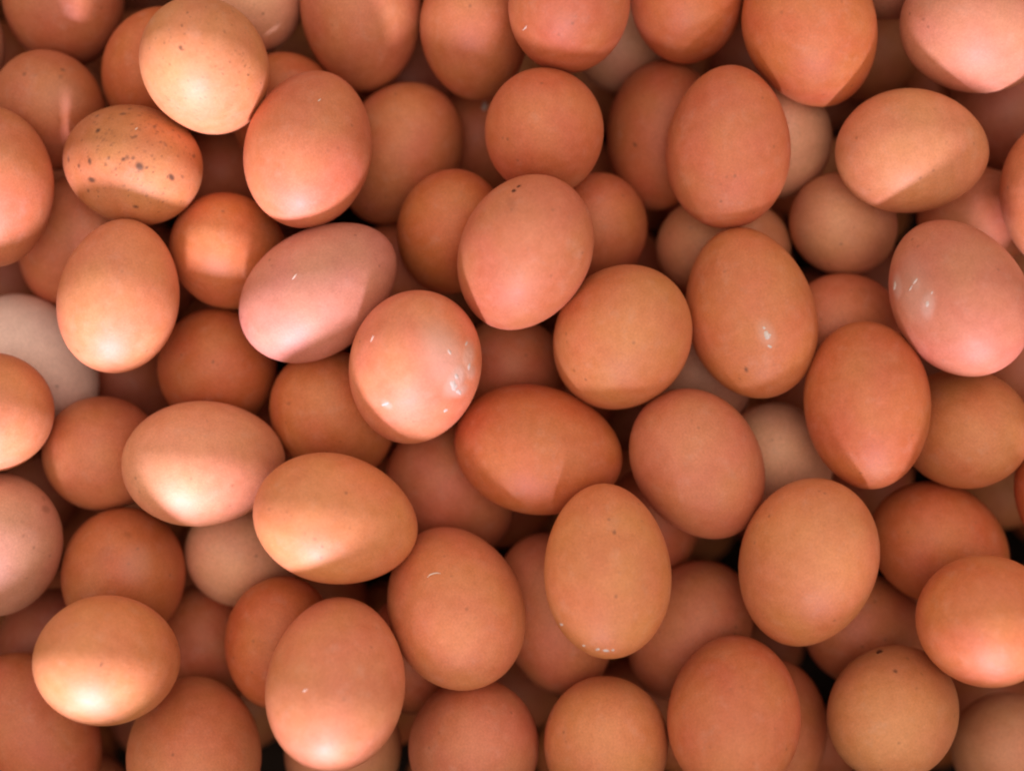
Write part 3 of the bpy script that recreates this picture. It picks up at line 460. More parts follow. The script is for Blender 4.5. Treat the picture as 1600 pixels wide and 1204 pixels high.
    ('254', (-0.10187, -0.01778, -0.14), (-0.988, -0.0644, -0.1403), 0.0203, 0.01658, 0.069, 't', 'shadowed egg deep in the gap above and right of the pale peach egg', 'shadowed eggs at the bottom of the gaps'),
    ('255', (-0.07892, -0.06463, -0.14), (0.6827, -0.6584, -0.317), 0.02053, 0.01648, 0.09, 'r', 'shadowed brown egg at the bottom of the gaps between the upper eggs', 'shadowed eggs at the bottom of the gaps'),
    ('256', (-0.10108, -0.1082, -0.14), (-0.9824, 0.0907, -0.1635), 0.02018, 0.01754, 0.055, 't', 'shadowed brown egg at the bottom of the gaps between the upper eggs', 'shadowed eggs at the bottom of the gaps'),
    ('257', (-0.07668, -0.14663, -0.14), (-0.2709, -0.9612, -0.0526), 0.02001, 0.01749, 0.096, 'r', 'shadowed brown egg at the bottom of the gaps between the upper eggs', 'shadowed eggs at the bottom of the gaps'),
    ('258', (-0.05533, 0.17258, -0.143), (0.3095, 0.9476, -0.0793), 0.02017, 0.01732, 0.076, 'b', 'shadowed brown egg at the bottom of the gaps between the upper eggs', 'shadowed eggs at the bottom of the gaps'),
    ('260', (-0.04797, 0.08414, -0.14), (0.6455, -0.6311, -0.4302), 0.02091, 0.01749, 0.074, 'o', 'shadowed brown egg at the bottom of the gaps between the upper eggs', 'shadowed eggs at the bottom of the gaps'),
    ('261', (-0.02617, 0.0378, -0.14), (0.795, 0.5287, -0.2976), 0.02119, 0.0173, 0.065, 'o', 'shadowed egg deep in the gap above and right of the shiny smeared egg', 'shadowed eggs at the bottom of the gaps'),
    ('262', (-0.05482, -0.01243, -0.14), (0.0856, -0.9546, -0.2854), 0.01821, 0.01654, 0.056, 'b', 'shadowed brown egg at the bottom of the gaps between the upper eggs', 'shadowed eggs at the bottom of the gaps'),
    ('263', (-0.02584, -0.05723, -0.14), (-0.949, -0.204, -0.2404), 0.02048, 0.01658, 0.083, 'r', 'shadowed brown egg at the bottom of the gaps between the upper eggs', 'shadowed eggs at the bottom of the gaps'),
    ('264', (-0.04875, -0.10323, -0.14), (0.7953, -0.5411, -0.2735), 0.02059, 0.01683, 0.077, 'r', 'shadowed egg deep in the gap left of the salmon egg with the hair', 'shadowed eggs at the bottom of the gaps'),
    ('265', (-0.02317, -0.15422, -0.143), (-0.9515, 0.0953, -0.2927), 0.01947, 0.01745, 0.091, 'o', 'shadowed brown egg at the bottom of the gaps between the upper eggs', 'shadowed eggs at the bottom of the gaps'),
    ('266', (0.00115, 0.17261, -0.14), (0.7906, 0.5951, -0.1442), 0.02029, 0.01691, 0.091, 'o', 'shadowed brown egg at the bottom of the gaps between the upper eggs', 'shadowed eggs at the bottom of the gaps'),
    ('267', (0.02962, 0.12557, -0.14), (-0.9201, -0.1301, -0.3696), 0.01983, 0.01719, 0.095, 'o', 'shadowed egg deep in the gap below the reddish top-edge egg', 'shadowed eggs at the bottom of the gaps'),
    ('268', (-0.00013, 0.07502, -0.14), (0.0327, -0.9139, -0.4047), 0.02052, 0.01644, 0.08, 't', 'shadowed brown egg at the bottom of the gaps between the upper eggs', 'shadowed eggs at the bottom of the gaps'),
    ('269', (0.03099, 0.03572, -0.143), (-0.7053, -0.6083, -0.3641), 0.02086, 0.01718, 0.093, 'r', 'shadowed egg deep in the gap below the nicked pinkish egg', 'shadowed eggs at the bottom of the gaps'),
    ('270', (0.00466, -0.00927, -0.14), (-0.3246, -0.9019, -0.2849), 0.02014, 0.01628, 0.077, 'd', 'shadowed brown egg at the bottom of the gaps between the upper eggs', 'shadowed eggs at the bottom of the gaps'),
    ('271', (0.0293, -0.05567, -0.14), (0.8273, 0.4747, -0.3004), 0.02043, 0.01642, 0.098, 'b', 'shadowed egg deep in the gap above and left of the tall slim ochre egg', 'shadowed eggs at the bottom of the gaps'),
    ('272', (-0.00061, -0.10222, -0.14), (0.5018, -0.8493, -0.1641), 0.01917, 0.01679, 0.054, 'd', 'shadowed brown egg at the bottom of the gaps between the upper eggs', 'shadowed eggs at the bottom of the gaps'),
    ('273', (0.02843, -0.1581, -0.143), (0.7793, 0.4899, -0.3906), 0.02112, 0.0174, 0.074, 'r', 'shadowed egg deep in the gap left of the round ochre bottom egg', 'shadowed eggs at the bottom of the gaps'),
    ('275', (0.07619, 0.12788, -0.14), (-0.2414, -0.8326, -0.4985), 0.01932, 0.01749, 0.082, 'r', 'shadowed egg deep in the gap below the orange top-edge egg', 'shadowed eggs at the bottom of the gaps'),
    ('276', (0.05189, 0.08209, -0.14), (0.8995, -0.3435, -0.27), 0.01946, 0.01735, 0.077, 'b', 'shadowed egg deep in the gap below and left of the tall terracotta egg', 'shadowed eggs at the bottom of the gaps'),
    ('277', (0.08052, 0.03252, -0.14), (-0.4498, -0.8008, -0.3955), 0.02074, 0.0171, 0.055, 'r', 'shadowed brown egg at the bottom of the gaps between the upper eggs', 'shadowed eggs at the bottom of the gaps'),
    ('278', (0.05471, -0.01677, -0.14), (-0.6786, -0.6523, -0.3376), 0.0203, 0.01609, 0.083, 't', 'shadowed egg deep in the gap below the clean ochre middle egg', 'shadowed eggs at the bottom of the gaps'),
    ('279', (0.0812, -0.0616, -0.14), (-0.5554, -0.7775, -0.2949), 0.01966, 0.01626, 0.054, 'o', 'shadowed egg deep in the gap below the plain pinkish brown egg', 'shadowed eggs at the bottom of the gaps'),
    ('280', (0.05054, -0.10881, -0.14), (0.9753, -0.0253, -0.2194), 0.01787, 0.01621, 0.078, 'b', 'shadowed brown egg at the bottom of the gaps between the upper eggs', 'shadowed eggs at the bottom of the gaps'),
    ('281', (0.07871, -0.15529, -0.14), (0.9826, 0.001, -0.1857), 0.02011, 0.01608, 0.081, 'r', 'shadowed egg deep in the gap right of the round ochre bottom egg', 'shadowed eggs at the bottom of the gaps'),
    ('282', (0.10285, 0.17334, -0.14), (0.238, 0.9712, -0.0085), 0.01909, 0.01735, 0.051, 'r', 'shadowed brown egg at the bottom of the gaps between the upper eggs', 'shadowed eggs at the bottom of the gaps'),
    ('283', (0.1362, 0.12844, -0.146), (-0.7702, -0.3423, -0.5381), 0.01975, 0.01736, 0.056, 'd', 'shadowed egg deep in the gap left of the upper right sideways egg', 'shadowed eggs at the bottom of the gaps'),
    ('284', (0.10281, 0.07598, -0.14), (-0.0572, 0.9793, -0.1943), 0.02048, 0.0168, 0.061, 't', 'shadowed brown egg at the bottom of the gaps between the upper eggs', 'shadowed eggs at the bottom of the gaps'),
    ('285', (0.13042, 0.03334, -0.14), (-0.4845, 0.7977, -0.3592), 0.01812, 0.01619, 0.091, 'd', 'shadowed brown egg at the bottom of the gaps between the upper eggs', 'shadowed eggs at the bottom of the gaps'),
    ('286', (0.10313, -0.01368, -0.14), (0.9593, -0.2456, -0.1396), 0.02146, 0.01692, 0.104, 'r', 'shadowed brown egg at the bottom of the gaps between the upper eggs', 'shadowed eggs at the bottom of the gaps'),
    ('287', (0.13664, -0.06133, -0.14), (0.7366, 0.6436, -0.2079), 0.01996, 0.01647, 0.056, 'o', 'shadowed brown egg at the bottom of the gaps between the upper eggs', 'shadowed eggs at the bottom of the gaps'),
    ('288', (0.11026, -0.10896, -0.14), (-0.2761, 0.8256, -0.4922), 0.01986, 0.01609, 0.079, 't', 'shadowed egg deep in the gap above and right of the big bottom terracotta egg', 'shadowed eggs at the bottom of the gaps'),
    ('289', (0.13304, -0.15737, -0.14), (0.9062, -0.4225, -0.0182), 0.02025, 0.01701, 0.057, 't', 'shadowed egg deep in the gap below and left of the round pitted ochre egg', 'shadowed eggs at the bottom of the gaps'),
    ('290', (0.16488, 0.17208, -0.146), (-0.0454, 0.9971, -0.061), 0.02022, 0.01692, 0.077, 'r', 'shadowed brown egg at the bottom of the gaps between the upper eggs', 'shadowed eggs at the bottom of the gaps'),
    ('291', (0.18302, 0.13048, -0.14), (0.6336, 0.7732, 0.0256), 0.01829, 0.01615, 0.089, 'r', 'shadowed egg deep in the gap above the upper right sideways egg', 'shadowed eggs at the bottom of the gaps'),
    ('292', (0.15515, 0.07935, -0.14), (-0.5688, 0.7433, -0.352), 0.02069, 0.01736, 0.058, 'o', 'shadowed egg deep in the gap below the upper right sideways egg', 'shadowed eggs at the bottom of the gaps'),
    ('293', (0.18534, 0.03563, -0.143), (-0.737, 0.4603, -0.4949), 0.01979, 0.0171, 0.064, 'r', 'shadowed brown egg at the bottom of the gaps between the upper eggs', 'shadowed eggs at the bottom of the gaps'),
    ('294', (0.15936, -0.01823, -0.14), (-0.4249, -0.8183, -0.3871), 0.02112, 0.01714, 0.071, 't', 'shadowed brown egg at the bottom of the gaps between the upper eggs', 'shadowed eggs at the bottom of the gaps'),
    ('295', (0.18798, -0.06335, -0.14), (0.723, -0.6902, -0.0287), 0.02078, 0.01687, 0.104, 'o', 'shadowed brown egg at the bottom of the gaps between the upper eggs', 'shadowed eggs at the bottom of the gaps'),
    ('296', (0.15672, -0.10668, -0.14), (0.9741, 0.2013, -0.1033), 0.01939, 0.01721, 0.105, 'r', 'shadowed brown egg at the bottom of the gaps between the upper eggs', 'shadowed eggs at the bottom of the gaps'),
    ('297', (0.18466, -0.14752, -0.14), (0.2439, 0.8625, -0.4435), 0.0196, 0.01615, 0.1, 'r', 'shadowed egg deep in the gap below and right of the round pitted ochre egg', 'shadowed eggs at the bottom of the gaps'),
    ('298', (0.2125, 0.16799, -0.146), (0.6452, 0.7588, 0.0891), 0.01968, 0.01745, 0.089, 't', 'shadowed brown egg at the bottom of the gaps between the upper eggs', 'shadowed eggs at the bottom of the gaps'),
    ('300', (0.20941, 0.07814, -0.14), (0.8414, -0.5306, -0.1025), 0.01882, 0.01645, 0.093, 't', 'shadowed brown egg at the bottom of the gaps between the upper eggs', 'shadowed eggs at the bottom of the gaps'),
    ('302', (0.21225, -0.00975, -0.14), (0.7448, 0.6632, -0.0745), 0.02123, 0.01677, 0.053, 'd', 'shadowed brown egg at the bottom of the gaps between the upper eggs', 'shadowed eggs at the bottom of the gaps'),
    ('303', (0.24065, -0.05683, -0.143), (-0.7878, -0.1447, -0.5987), 0.02067, 0.01687, 0.069, 'r', 'shadowed brown egg at the bottom of the gaps between the upper eggs', 'shadowed eggs at the bottom of the gaps'),
    ('304', (0.20776, -0.1031, -0.14), (-0.0156, 0.8866, -0.4622), 0.01928, 0.0175, 0.072, 'r', 'shadowed brown egg at the bottom of the gaps between the upper eggs', 'shadowed eggs at the bottom of the gaps'),
]
PALETTE = {
    'l': (216, 142, 97),
    's': (204, 131, 83),
    'tp': (210, 124, 85),
    'b': (206, 122, 81),
    't': (204, 115, 76),
    'r': (206, 114, 68),
    'o': (214, 135, 86),
    'c': (240, 178, 142),
    'l2': (216, 138, 96),
    'p2': (213, 140, 109),
    'p': (216, 147, 118),
    'pk': (203, 124, 95),
    'c2': (218, 148, 109),
    'r2': (200, 110, 65),
    'o2': (206, 128, 81),
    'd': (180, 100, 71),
    'b2': (208, 126, 89),
    'r3': (210, 124, 76),
    'o3': (214, 138, 90),
    'tp2': (216, 132, 92),
    't3': (220, 136, 99),
    'lp': (221, 152, 113),
    'pk2': (213, 142, 117),
    'w': (252, 222, 208),
    'd2': (197, 117, 83),
    'b3': (203, 124, 85),
    'b4': (208, 128, 86),
    'c3': (207, 148, 119),
    'r4': (204, 118, 71),
    'lp2': (219, 138, 96),
    'b5': (208, 126, 78),
}
def lin(c):
    c /= 255.0
    return c/12.92 if c <= 0.04045 else ((c+0.055)/1.055)**2.4

# speck lists and bloom patches, given in photo pixels and cast onto the shell from the lens
SPECKS = {
    'A1': [(282, 74, 3.6, 1, ''), (285, 78, 2.4000000000000004, 0.765, ''), (265, 101, 2.0, 0.765, ''), (257, 67, 2.0, 0.6375, ''), (284, 40, 2.2399999999999998, 0.765, ''), (293, 20, 2.4000000000000004, 0.70125, ''), (351, 50, 2.4000000000000004, 0.57375, ''), (388, 117, 2.8000000000000003, 0.8925, ''), (383, 103, 2.4000000000000004, 0.6375, ''), (260, 152, 2.0, 0.57375, ''), (380, 96, 2.0, 0.51, ''), (317, 135, 1.6, 0.44625, ''), (365, 143, 1.6, 0.51, ''), (306.4, 85.8, 1.8399999999999999, 0.31875, ''), (235.8, 184.5, 1.8399999999999999, 0.6375, ''), (308.8, 185.8, 1.8399999999999999, 0.34425, ''), (361.7, 164.8, 1.6, 0.45899999999999996, ''), (284.1, 73.1, 1.5, 0.28049999999999997, ''), (335.1, 63.1, 1.7600000000000002, 0.26775, ''), (388.6, 138.3, 1.8399999999999999, 0.59925, ''), (387.9, 116.7, 1.5, 0.5355, ''), (264.2, 65.5, 1.6, 0.45899999999999996, ''), (305.3, 183.7, 1.52, 0.3825, ''), (277.9, 169.4, 1.5, 0.54825, ''), (294.8, 46.5, 1.5, 0.57375, ''), (264.1, 156.5, 1.8399999999999999, 0.5609999999999999, ''), (375.0, 11.4, 1.6, 0.5865, ''), (243.5, 60.2, 1.5, 0.45899999999999996, ''), (306.9, 97.5, 1.6800000000000002, 0.255, ''), (244.3, 33.5, 1.5, 0.28049999999999997, ''), (400.7, 168.1, 1.5, 0.44625, ''), (288.7, 68.2, 1.5, 0.49725, ''), (334.7, 76.8, 1.5, 0.3825, ''), (256.0, 112.8, 1.6800000000000002, 0.39525, ''), (248.6, 43.0, 1.5, 0.48450000000000004, ''), (368.0, 80.3, 1.7600000000000002, 0.49725, ''), (308.4, 78.9, 1.5, 0.5227499999999999, ''), (306.5, 138.4, 1.5, 0.34425, ''), (326.1, 138.6, 1.5, 0.42075000000000007, ''), (307.4, 172.7, 1.8399999999999999, 0.39525, ''), (387.6, 156.3, 1.5, 0.43350000000000005, ''), (255.9, 160.4, 1.6, 0.59925, ''), (369.7, 133.5, 1.6800000000000002, 0.47175, ''), (252.5, 118.7, 1.5, 0.306, ''), (366.6, 18.2, 1.5, 0.29325, ''), (384.7, 43.1, 1.5, 0.57375, ''), (255.6, 166.1, 1.6, 0.57375, ''), (396.9, 117.1, 1.7600000000000002, 0.26775, ''), (365.5, 104.6, 1.6800000000000002, 0.29325, ''), (362.3, 182.9, 1.5, 0.3825, ''), (330.9, 163.2, 1.5, 0.31875, ''), (277.5, 124.0, 1.6800000000000002, 0.40800000000000003, ''), (297.5, 83.4, 1.5, 0.42075000000000007, ''), (249.2, 102.6, 1.92, 0.40800000000000003, ''), (362.1, 39.7, 1.6, 0.54825, ''), (349.6, 105.7, 1.5, 0.49725, ''), (387.6, 37.6, 1.5, 0.5355, ''), (390.8, 105.7, 1.5, 0.5355, ''), (266.6, 59.5, 1.5, 0.48450000000000004, ''), (288.5, 53.0, 1.6, 0.6247499999999999, ''), (285.3, 140.5, 1.5, 0.5865, ''), (334.4, 59.4, 1.5, 0.26775, ''), (316.5, 80.8, 1.5, 0.39525, ''), (289.7, 153.2, 1.5, 0.6375, ''), (316.5, 120.8, 1.5, 0.57375, ''), (374.7, 113.1, 1.5, 0.5355, ''), (380.6, 84.0, 1.6800000000000002, 0.6247499999999999, ''), (314.5, 52.5, 1.5, 0.5355, ''), (349.8, 187.4, 1.7600000000000002, 0.34425, ''), (267.2, 57.8, 1.5, 0.5227499999999999, ''), (381.0, 176.5, 1.5, 0.5865, ''), (288.3, 88.3, 1.6800000000000002, 0.29325, ''), (250.7, 164.3, 1.5, 0.39525, ''), (353.6, 20.5, 1.5, 0.44999999999999996, ''), (400.4, 183.4, 1.5, 0.48, ''), (254.3, 90.4, 1.6, 0.645, ''), (315.9, 68.3, 1.5, 0.5249999999999999, ''), (394.8, 32.6, 1.5, 0.315, ''), (266.2, 51.2, 1.5, 0.42000000000000004, ''), (294.5, 125.8, 1.5, 0.5700000000000001, ''), (253.6, 105.0, 1.5, 0.375, ''), (325.3, 91.0, 1.5, 0.44999999999999996, ''), (325.2, 38.3, 1.5, 0.54, ''), (344.4, 108.6, 1.6, 0.5249999999999999, ''), (382.8, 52.2, 1.5, 0.6000000000000001, ''), (390.9, 68.0, 1.5, 0.645, ''), (270.4, 197.7, 1.6, 0.34500000000000003, ''), (274.1, 146.0, 1.5, 0.33, ''), (378.5, 88.1, 1.5, 0.34500000000000003, ''), (302.9, 138.2, 1.5, 0.375, ''), (352.1, 181.2, 1.7, 0.34500000000000003, ''), (321.0, 152.0, 1.5, 0.5549999999999999, ''), (265.3, 21.4, 1.5, 0.315, ''), (329.1, 105.8, 1.5, 0.36, ''), (264.5, 46.7, 1.6, 0.675, ''), (395.1, 26.1, 1.5, 0.66, ''), (313.3, 153.3, 1.5, 0.48, ''), (322.7, 89.7, 1.5, 0.30000000000000004, ''), (355.4, 168.4, 1.5, 0.46499999999999997, ''), (362.1, 85.0, 1.5, 0.36, ''), (322.2, 10.9, 1.6, 0.6000000000000001, ''), (356.0, 171.5, 1.5, 0.44999999999999996, ''), (337.5, 103.8, 1.7, 0.6000000000000001, ''), (277.5, 181.1, 1.5, 0.585, ''), (375.4, 85.1, 1.6, 0.63, ''), (354.3, 153.8, 1.5, 0.44999999999999996, ''), (359.2, 21.4, 1.5, 0.48, ''), (233.9, 75.6, 1.5, 0.54, ''), (272.9, 187.5, 1.5, 0.42000000000000004, ''), (348.1, 116.2, 1.5, 0.44999999999999996, ''), (408.0, 130.0, 1.5, 0.585, ''), (404.5, 12.3, 1.5, 0.5700000000000001, ''), (277.2, 84.3, 1.5, 0.375, ''), (298.1, 26.7, 1.5, 0.645, ''), (328.8, 104.5, 1.7, 0.51, ''), (407.1, 129.2, 1.5, 0.33, ''), (337.2, 152.3, 1.5, 0.645, ''), (260.1, 97.6, 1.5, 0.48, ''), (339.6, 19.1, 1.7, 0.46499999999999997, ''), (324.7, 121.6, 1.5, 0.405, ''), (347.3, 114.5, 1.5, 0.5700000000000001, ''), (284.1, 10.7, 1.5, 0.315, ''), (259.6, 151.4, 1.5, 0.63, ''), (363.7, 17.5, 1.7, 0.66, ''), (244.9, 180.1, 1.5, 0.48, ''), (403.3, 54.3, 1.5, 0.645, ''), (359.2, 97.0, 1.7, 0.6000000000000001, ''), (338.2, 29.9, 1.5, 0.46499999999999997, ''), (267.8, 17.9, 1.5, 0.34500000000000003, ''), (309.9, 134.9, 1.5, 0.405, ''), (334.5, 87.7, 1.5, 0.495, ''), (407.6, 189.0, 1.5, 0.39, ''), (252.0, 177.6, 1.5, 0.54, '')],
    'A2': [(153, 204, 5.95, 1, ''), (140, 252, 5.1, 1, ''), (218, 260, 8.5, 1, ''), (229, 262, 3.4, 0.8190000000000001, ''), (268, 277, 5.95, 1, ''), (123, 259, 4.25, 0.9555, ''), (107, 249, 5.95, 0.8190000000000001, ''), (143, 281, 5.95, 1, ''), (193, 249, 4.25, 0.9555, ''), (199, 246, 3.4, 0.8190000000000001, ''), (208, 247, 4.25, 0.6825000000000001, ''), (170, 247, 3.4, 0.8190000000000001, ''), (152, 181, 4.25, 0.7507500000000001, ''), (192, 178, 5.1, 0.7507500000000001, ''), (203, 170, 4.25, 0.6825000000000001, ''), (303, 244, 4.25, 0.6825000000000001, ''), (212, 323, 4.25, 0.9555, ''), (285, 276, 3.4, 0.546, ''), (251, 222, 3, 0.65, ''), (165, 257, 3, 0.65, ''), (181, 264, 3, 0.52, ''), (138, 298, 3.4, 0.6825000000000001, ''), (258, 225, 3, 0.52, ''), (280, 213, 3, 0.52, ''), (235, 317, 3, 0.39, ''), (175, 268, 3, 0.39, ''), (161.4, 253.9, 2.1, 0.45499999999999996, ''), (237.0, 184.5, 1.6, 0.533, ''), (165.6, 209.0, 3.0, 0.41600000000000004, ''), (278.1, 244.1, 2.5, 0.312, ''), (238.8, 300.9, 2.3, 0.507, ''), (245.9, 184.3, 2.6, 0.45499999999999996, ''), (173.7, 179.5, 2.8, 0.41600000000000004, ''), (255.2, 302.4, 2.6, 0.559, ''), (192.0, 291.1, 2.2, 0.559, ''), (286.4, 189.1, 1.7, 0.325, ''), (303.3, 238.2, 2.4, 0.36400000000000005, ''), (213.9, 231.0, 2.0, 0.45499999999999996, ''), (228.9, 306.1, 2.5, 0.559, ''), (282.0, 318.7, 2.5, 0.312, ''), (282.8, 314.9, 2.9, 0.44200000000000006, ''), (254.2, 205.6, 2.7, 0.44200000000000006, ''), (170.6, 184.2, 2.8, 0.5850000000000001, ''), (132.3, 291.1, 2.1, 0.312, ''), (172.3, 286.5, 2.8, 0.273, ''), (234.8, 181.5, 2.6, 0.36400000000000005, ''), (286.8, 317.2, 2.3, 0.5850000000000001, ''), (175.4, 186.2, 2.4, 0.273, ''), (153.5, 234.2, 2.4, 0.312, ''), (123.3, 300.8, 2.0, 0.5720000000000001, ''), (289.8, 229.8, 2.2, 0.42900000000000005, ''), (240.6, 261.4, 2.3, 0.46799999999999997, ''), (298.4, 248.5, 2.1, 0.49400000000000005, ''), (161.3, 218.7, 3.0, 0.42900000000000005, ''), (221.9, 176.7, 2.1, 0.44200000000000006, ''), (118.9, 264.3, 2.4, 0.28600000000000003, ''), (237.3, 242.6, 2.5, 0.377, ''), (252.9, 282.0, 1.6, 0.28600000000000003, ''), (246.8, 314.7, 1.9, 0.403, ''), (230.6, 221.4, 2.0, 0.36400000000000005, ''), (187.0, 261.4, 2.0, 0.377, ''), (265.6, 178.9, 2.4, 0.49400000000000005, ''), (175.5, 207.3, 2.7, 0.338, ''), (151.5, 238.1, 2.5, 0.29900000000000004, ''), (177.8, 223.4, 2.8, 0.403, ''), (281.8, 199.5, 2.0, 0.46799999999999997, ''), (287.6, 240.4, 1.8, 0.29900000000000004, ''), (218.3, 202.7, 2.7, 0.533, ''), (150.8, 215.4, 2.7, 0.46799999999999997, ''), (272.2, 225.1, 1.7, 0.35100000000000003, ''), (269.8, 214.3, 2.0, 0.39, ''), (202.7, 254.2, 2.1, 0.533, ''), (214.1, 258.5, 1.6, 0.559, ''), (239.1, 290.1, 1.6, 0.46799999999999997, ''), (128.6, 292.7, 1.8, 0.338, ''), (311.3, 316.6, 1.8, 0.611, ''), (142.3, 170.3, 1.6, 0.35100000000000003, ''), (149.0, 205.3, 1.6, 0.533, ''), (200.3, 297.7, 1.6, 0.611, ''), (212.5, 270.0, 1.6, 0.45499999999999996, ''), (314.5, 321.3, 2.0, 0.65, ''), (174.6, 203.4, 1.6, 0.35100000000000003, ''), (267.1, 229.7, 2.0, 0.507, ''), (306.4, 298.5, 1.6, 0.41600000000000004, ''), (296.6, 240.4, 2.2, 0.507, ''), (125.0, 264.9, 1.9, 0.44200000000000006, ''), (127.9, 219.2, 2.2, 0.676, ''), (134.2, 205.9, 1.6, 0.35100000000000003, ''), (273.4, 195.4, 1.7, 0.533, ''), (149.1, 280.7, 1.6, 0.624, ''), (133.9, 232.8, 1.6, 0.44200000000000006, ''), (309.0, 291.7, 1.6, 0.7280000000000001, ''), (153.2, 228.7, 2.0, 0.611, ''), (130.6, 320.4, 1.6, 0.44200000000000006, ''), (268.4, 218.7, 1.6, 0.36400000000000005, ''), (128.5, 257.7, 1.6, 0.5980000000000001, ''), (186.2, 237.8, 2.2, 0.546, ''), (227.8, 301.4, 1.6, 0.39, ''), (296.2, 293.9, 1.6, 0.41600000000000004, ''), (261.6, 312.8, 1.6, 0.754, ''), (290.8, 260.9, 1.6, 0.377, ''), (117.9, 316.3, 1.6, 0.65, ''), (162.7, 294.9, 1.7, 0.45499999999999996, ''), (146.0, 278.9, 1.6, 0.42900000000000005, ''), (224.7, 299.3, 1.7, 0.45499999999999996, ''), (298.1, 199.4, 1.6, 0.44200000000000006, ''), (201.4, 177.3, 1.6, 0.49400000000000005, ''), (227.3, 188.3, 1.6, 0.7280000000000001, ''), (311.0, 269.2, 1.8, 0.5850000000000001, ''), (138.8, 173.4, 1.6, 0.741, ''), (253.7, 316.3, 1.6, 0.611, ''), (208.9, 280.5, 1.6, 0.78, ''), (125.4, 252.1, 1.9, 0.741, ''), (261.1, 276.4, 2.0, 0.741, ''), (182.1, 273.5, 2.1, 0.7150000000000001, ''), (195.5, 289.7, 2.0, 0.5850000000000001, ''), (238.1, 226.9, 1.7, 0.5980000000000001, ''), (126.4, 266.5, 2.2, 0.7280000000000001, ''), (259.3, 227.8, 1.9, 0.5850000000000001, ''), (200.3, 297.1, 1.6, 0.663, ''), (116.1, 260.6, 1.6, 0.42900000000000005, ''), (253.2, 244.6, 1.7, 0.741, ''), (162.4, 169.7, 1.6, 0.637, ''), (151.5, 194.1, 2.1, 0.624, ''), (200.6, 305.3, 1.6, 0.624, ''), (150.7, 234.4, 2.0, 0.741, ''), (290.5, 227.2, 1.7, 0.46799999999999997, ''), (137.9, 244.5, 2.0, 0.7150000000000001, ''), (255.8, 314.3, 1.6, 0.403, ''), (202.4, 210.4, 1.6, 0.507, ''), (238.3, 244.1, 1.6, 0.7020000000000001, ''), (311.3, 237.7, 1.6, 0.338, ''), (288.9, 174.4, 1.9, 0.5850000000000001, ''), (173.4, 289.9, 1.6, 0.39, ''), (203.2, 171.8, 2.0, 0.42900000000000005, ''), (138.9, 175.2, 1.8, 0.533, ''), (239.1, 268.9, 2.0, 0.767, ''), (250.3, 198.7, 1.6, 0.403, ''), (112.2, 240.7, 1.9, 0.403, ''), (165.8, 221.2, 1.8, 0.559, ''), (236.0, 284.5, 1.6, 0.6890000000000001, ''), (295.8, 181.4, 2.1, 0.65, ''), (136.6, 237.8, 1.8, 0.741, ''), (187.2, 255.6, 2.1, 0.6890000000000001, ''), (303.6, 239.4, 1.8, 0.41600000000000004, ''), (258.0, 294.0, 1.8, 0.65, ''), (153.7, 306.6, 2.2, 0.767, ''), (220.1, 289.8, 1.6, 0.741, ''), (285.4, 221.7, 1.6, 0.52, ''), (222.8, 286.3, 1.6, 0.338, ''), (275.9, 177.9, 2.0, 0.403, ''), (178.7, 289.3, 1.6, 0.39, ''), (215.9, 279.4, 2.0, 0.637, ''), (303.9, 243.9, 2.1, 0.36400000000000005, ''), (155.4, 249.1, 1.6, 0.663, ''), (241.0, 248.5, 2.0, 0.5850000000000001, ''), (173.9, 226.7, 2.0, 0.741, ''), (152.7, 299.0, 2.2, 0.559, ''), (227.5, 198.9, 1.6, 0.559, ''), (234.1, 172.3, 2.2, 0.559, ''), (192.1, 291.4, 1.7, 0.546, ''), (244.0, 195.7, 2.5, 0.49, ''), (270.8, 204.0, 3.1, 0.6, ''), (168.3, 162.2, 2.2, 0.63, ''), (203.8, 165.7, 3.1, 0.49, ''), (206.6, 214.9, 3.0, 0.75, ''), (219.6, 194.6, 1.6, 0.53, ''), (180.2, 212.5, 2.2, 0.46, ''), (205.4, 205.3, 1.7, 0.77, ''), (144.4, 180.2, 2.5, 0.47, ''), (223.4, 164.0, 3.2, 0.49, ''), (211.5, 213.3, 3.3, 0.7, ''), (171.4, 202.4, 2.7, 0.69, ''), (245.8, 205.8, 1.9, 0.77, ''), (244.6, 209.0, 2.3, 0.55, ''), (157.9, 214.7, 2.3, 0.41, ''), (219.9, 166.9, 2.9, 0.8, ''), (146.9, 191.2, 3.0, 0.49, ''), (206.5, 194.3, 2.6, 0.65, ''), (217.9, 180.5, 3.4, 0.54, ''), (232.7, 193.7, 2.1, 0.44, ''), (289.0, 203.2, 2.2, 0.67, ''), (241.7, 197.8, 3.3, 0.78, ''), (79.6, 213.0, 2.7, 0.75, ''), (287.9, 188.0, 2.3, 0.5, ''), (226.2, 165.7, 3.1, 0.71, '')],
    'A12': [(1166, 577, 4, 0.85, ''), (1198, 522, 13, 0.25, 'b')],
    'A14': [(992, 226, 4, 0.85, '')],
    'A40': [(960, 831, 3, 0.8, ''), (966, 838, 2, 0.4, '')],
    'A35': [(1399, 1048, 5, 0.85, ''), (1375, 1015, 8, 0.6, ''), (1418, 1028, 4, 0.4, ''), (1432, 1075, 3, 0.4, ''), (1404, 1160, 3, 0.4, ''), (1440, 1052, 3, 0.35, '')],
    'A69': [(158, 1038, 2.8, 0.7, ''), (162, 1036, 1.8, 0.5, ''), (170, 1052, 2, 0.3, '')],
    'A52': [(333, 565, 3, 0.6, ''), (340, 570, 2, 0.3, '')],
    'A57': [(98, 109, 5, 0.6, ''), (38, 116, 5, 0.5, ''), (95, 120, 5, 0.3, ''), (105, 150, 30, 0.12, 'b')],
    'A8': [(803, 298, 4, 0.55, ''), (798, 316, 10, 0.15, '')],
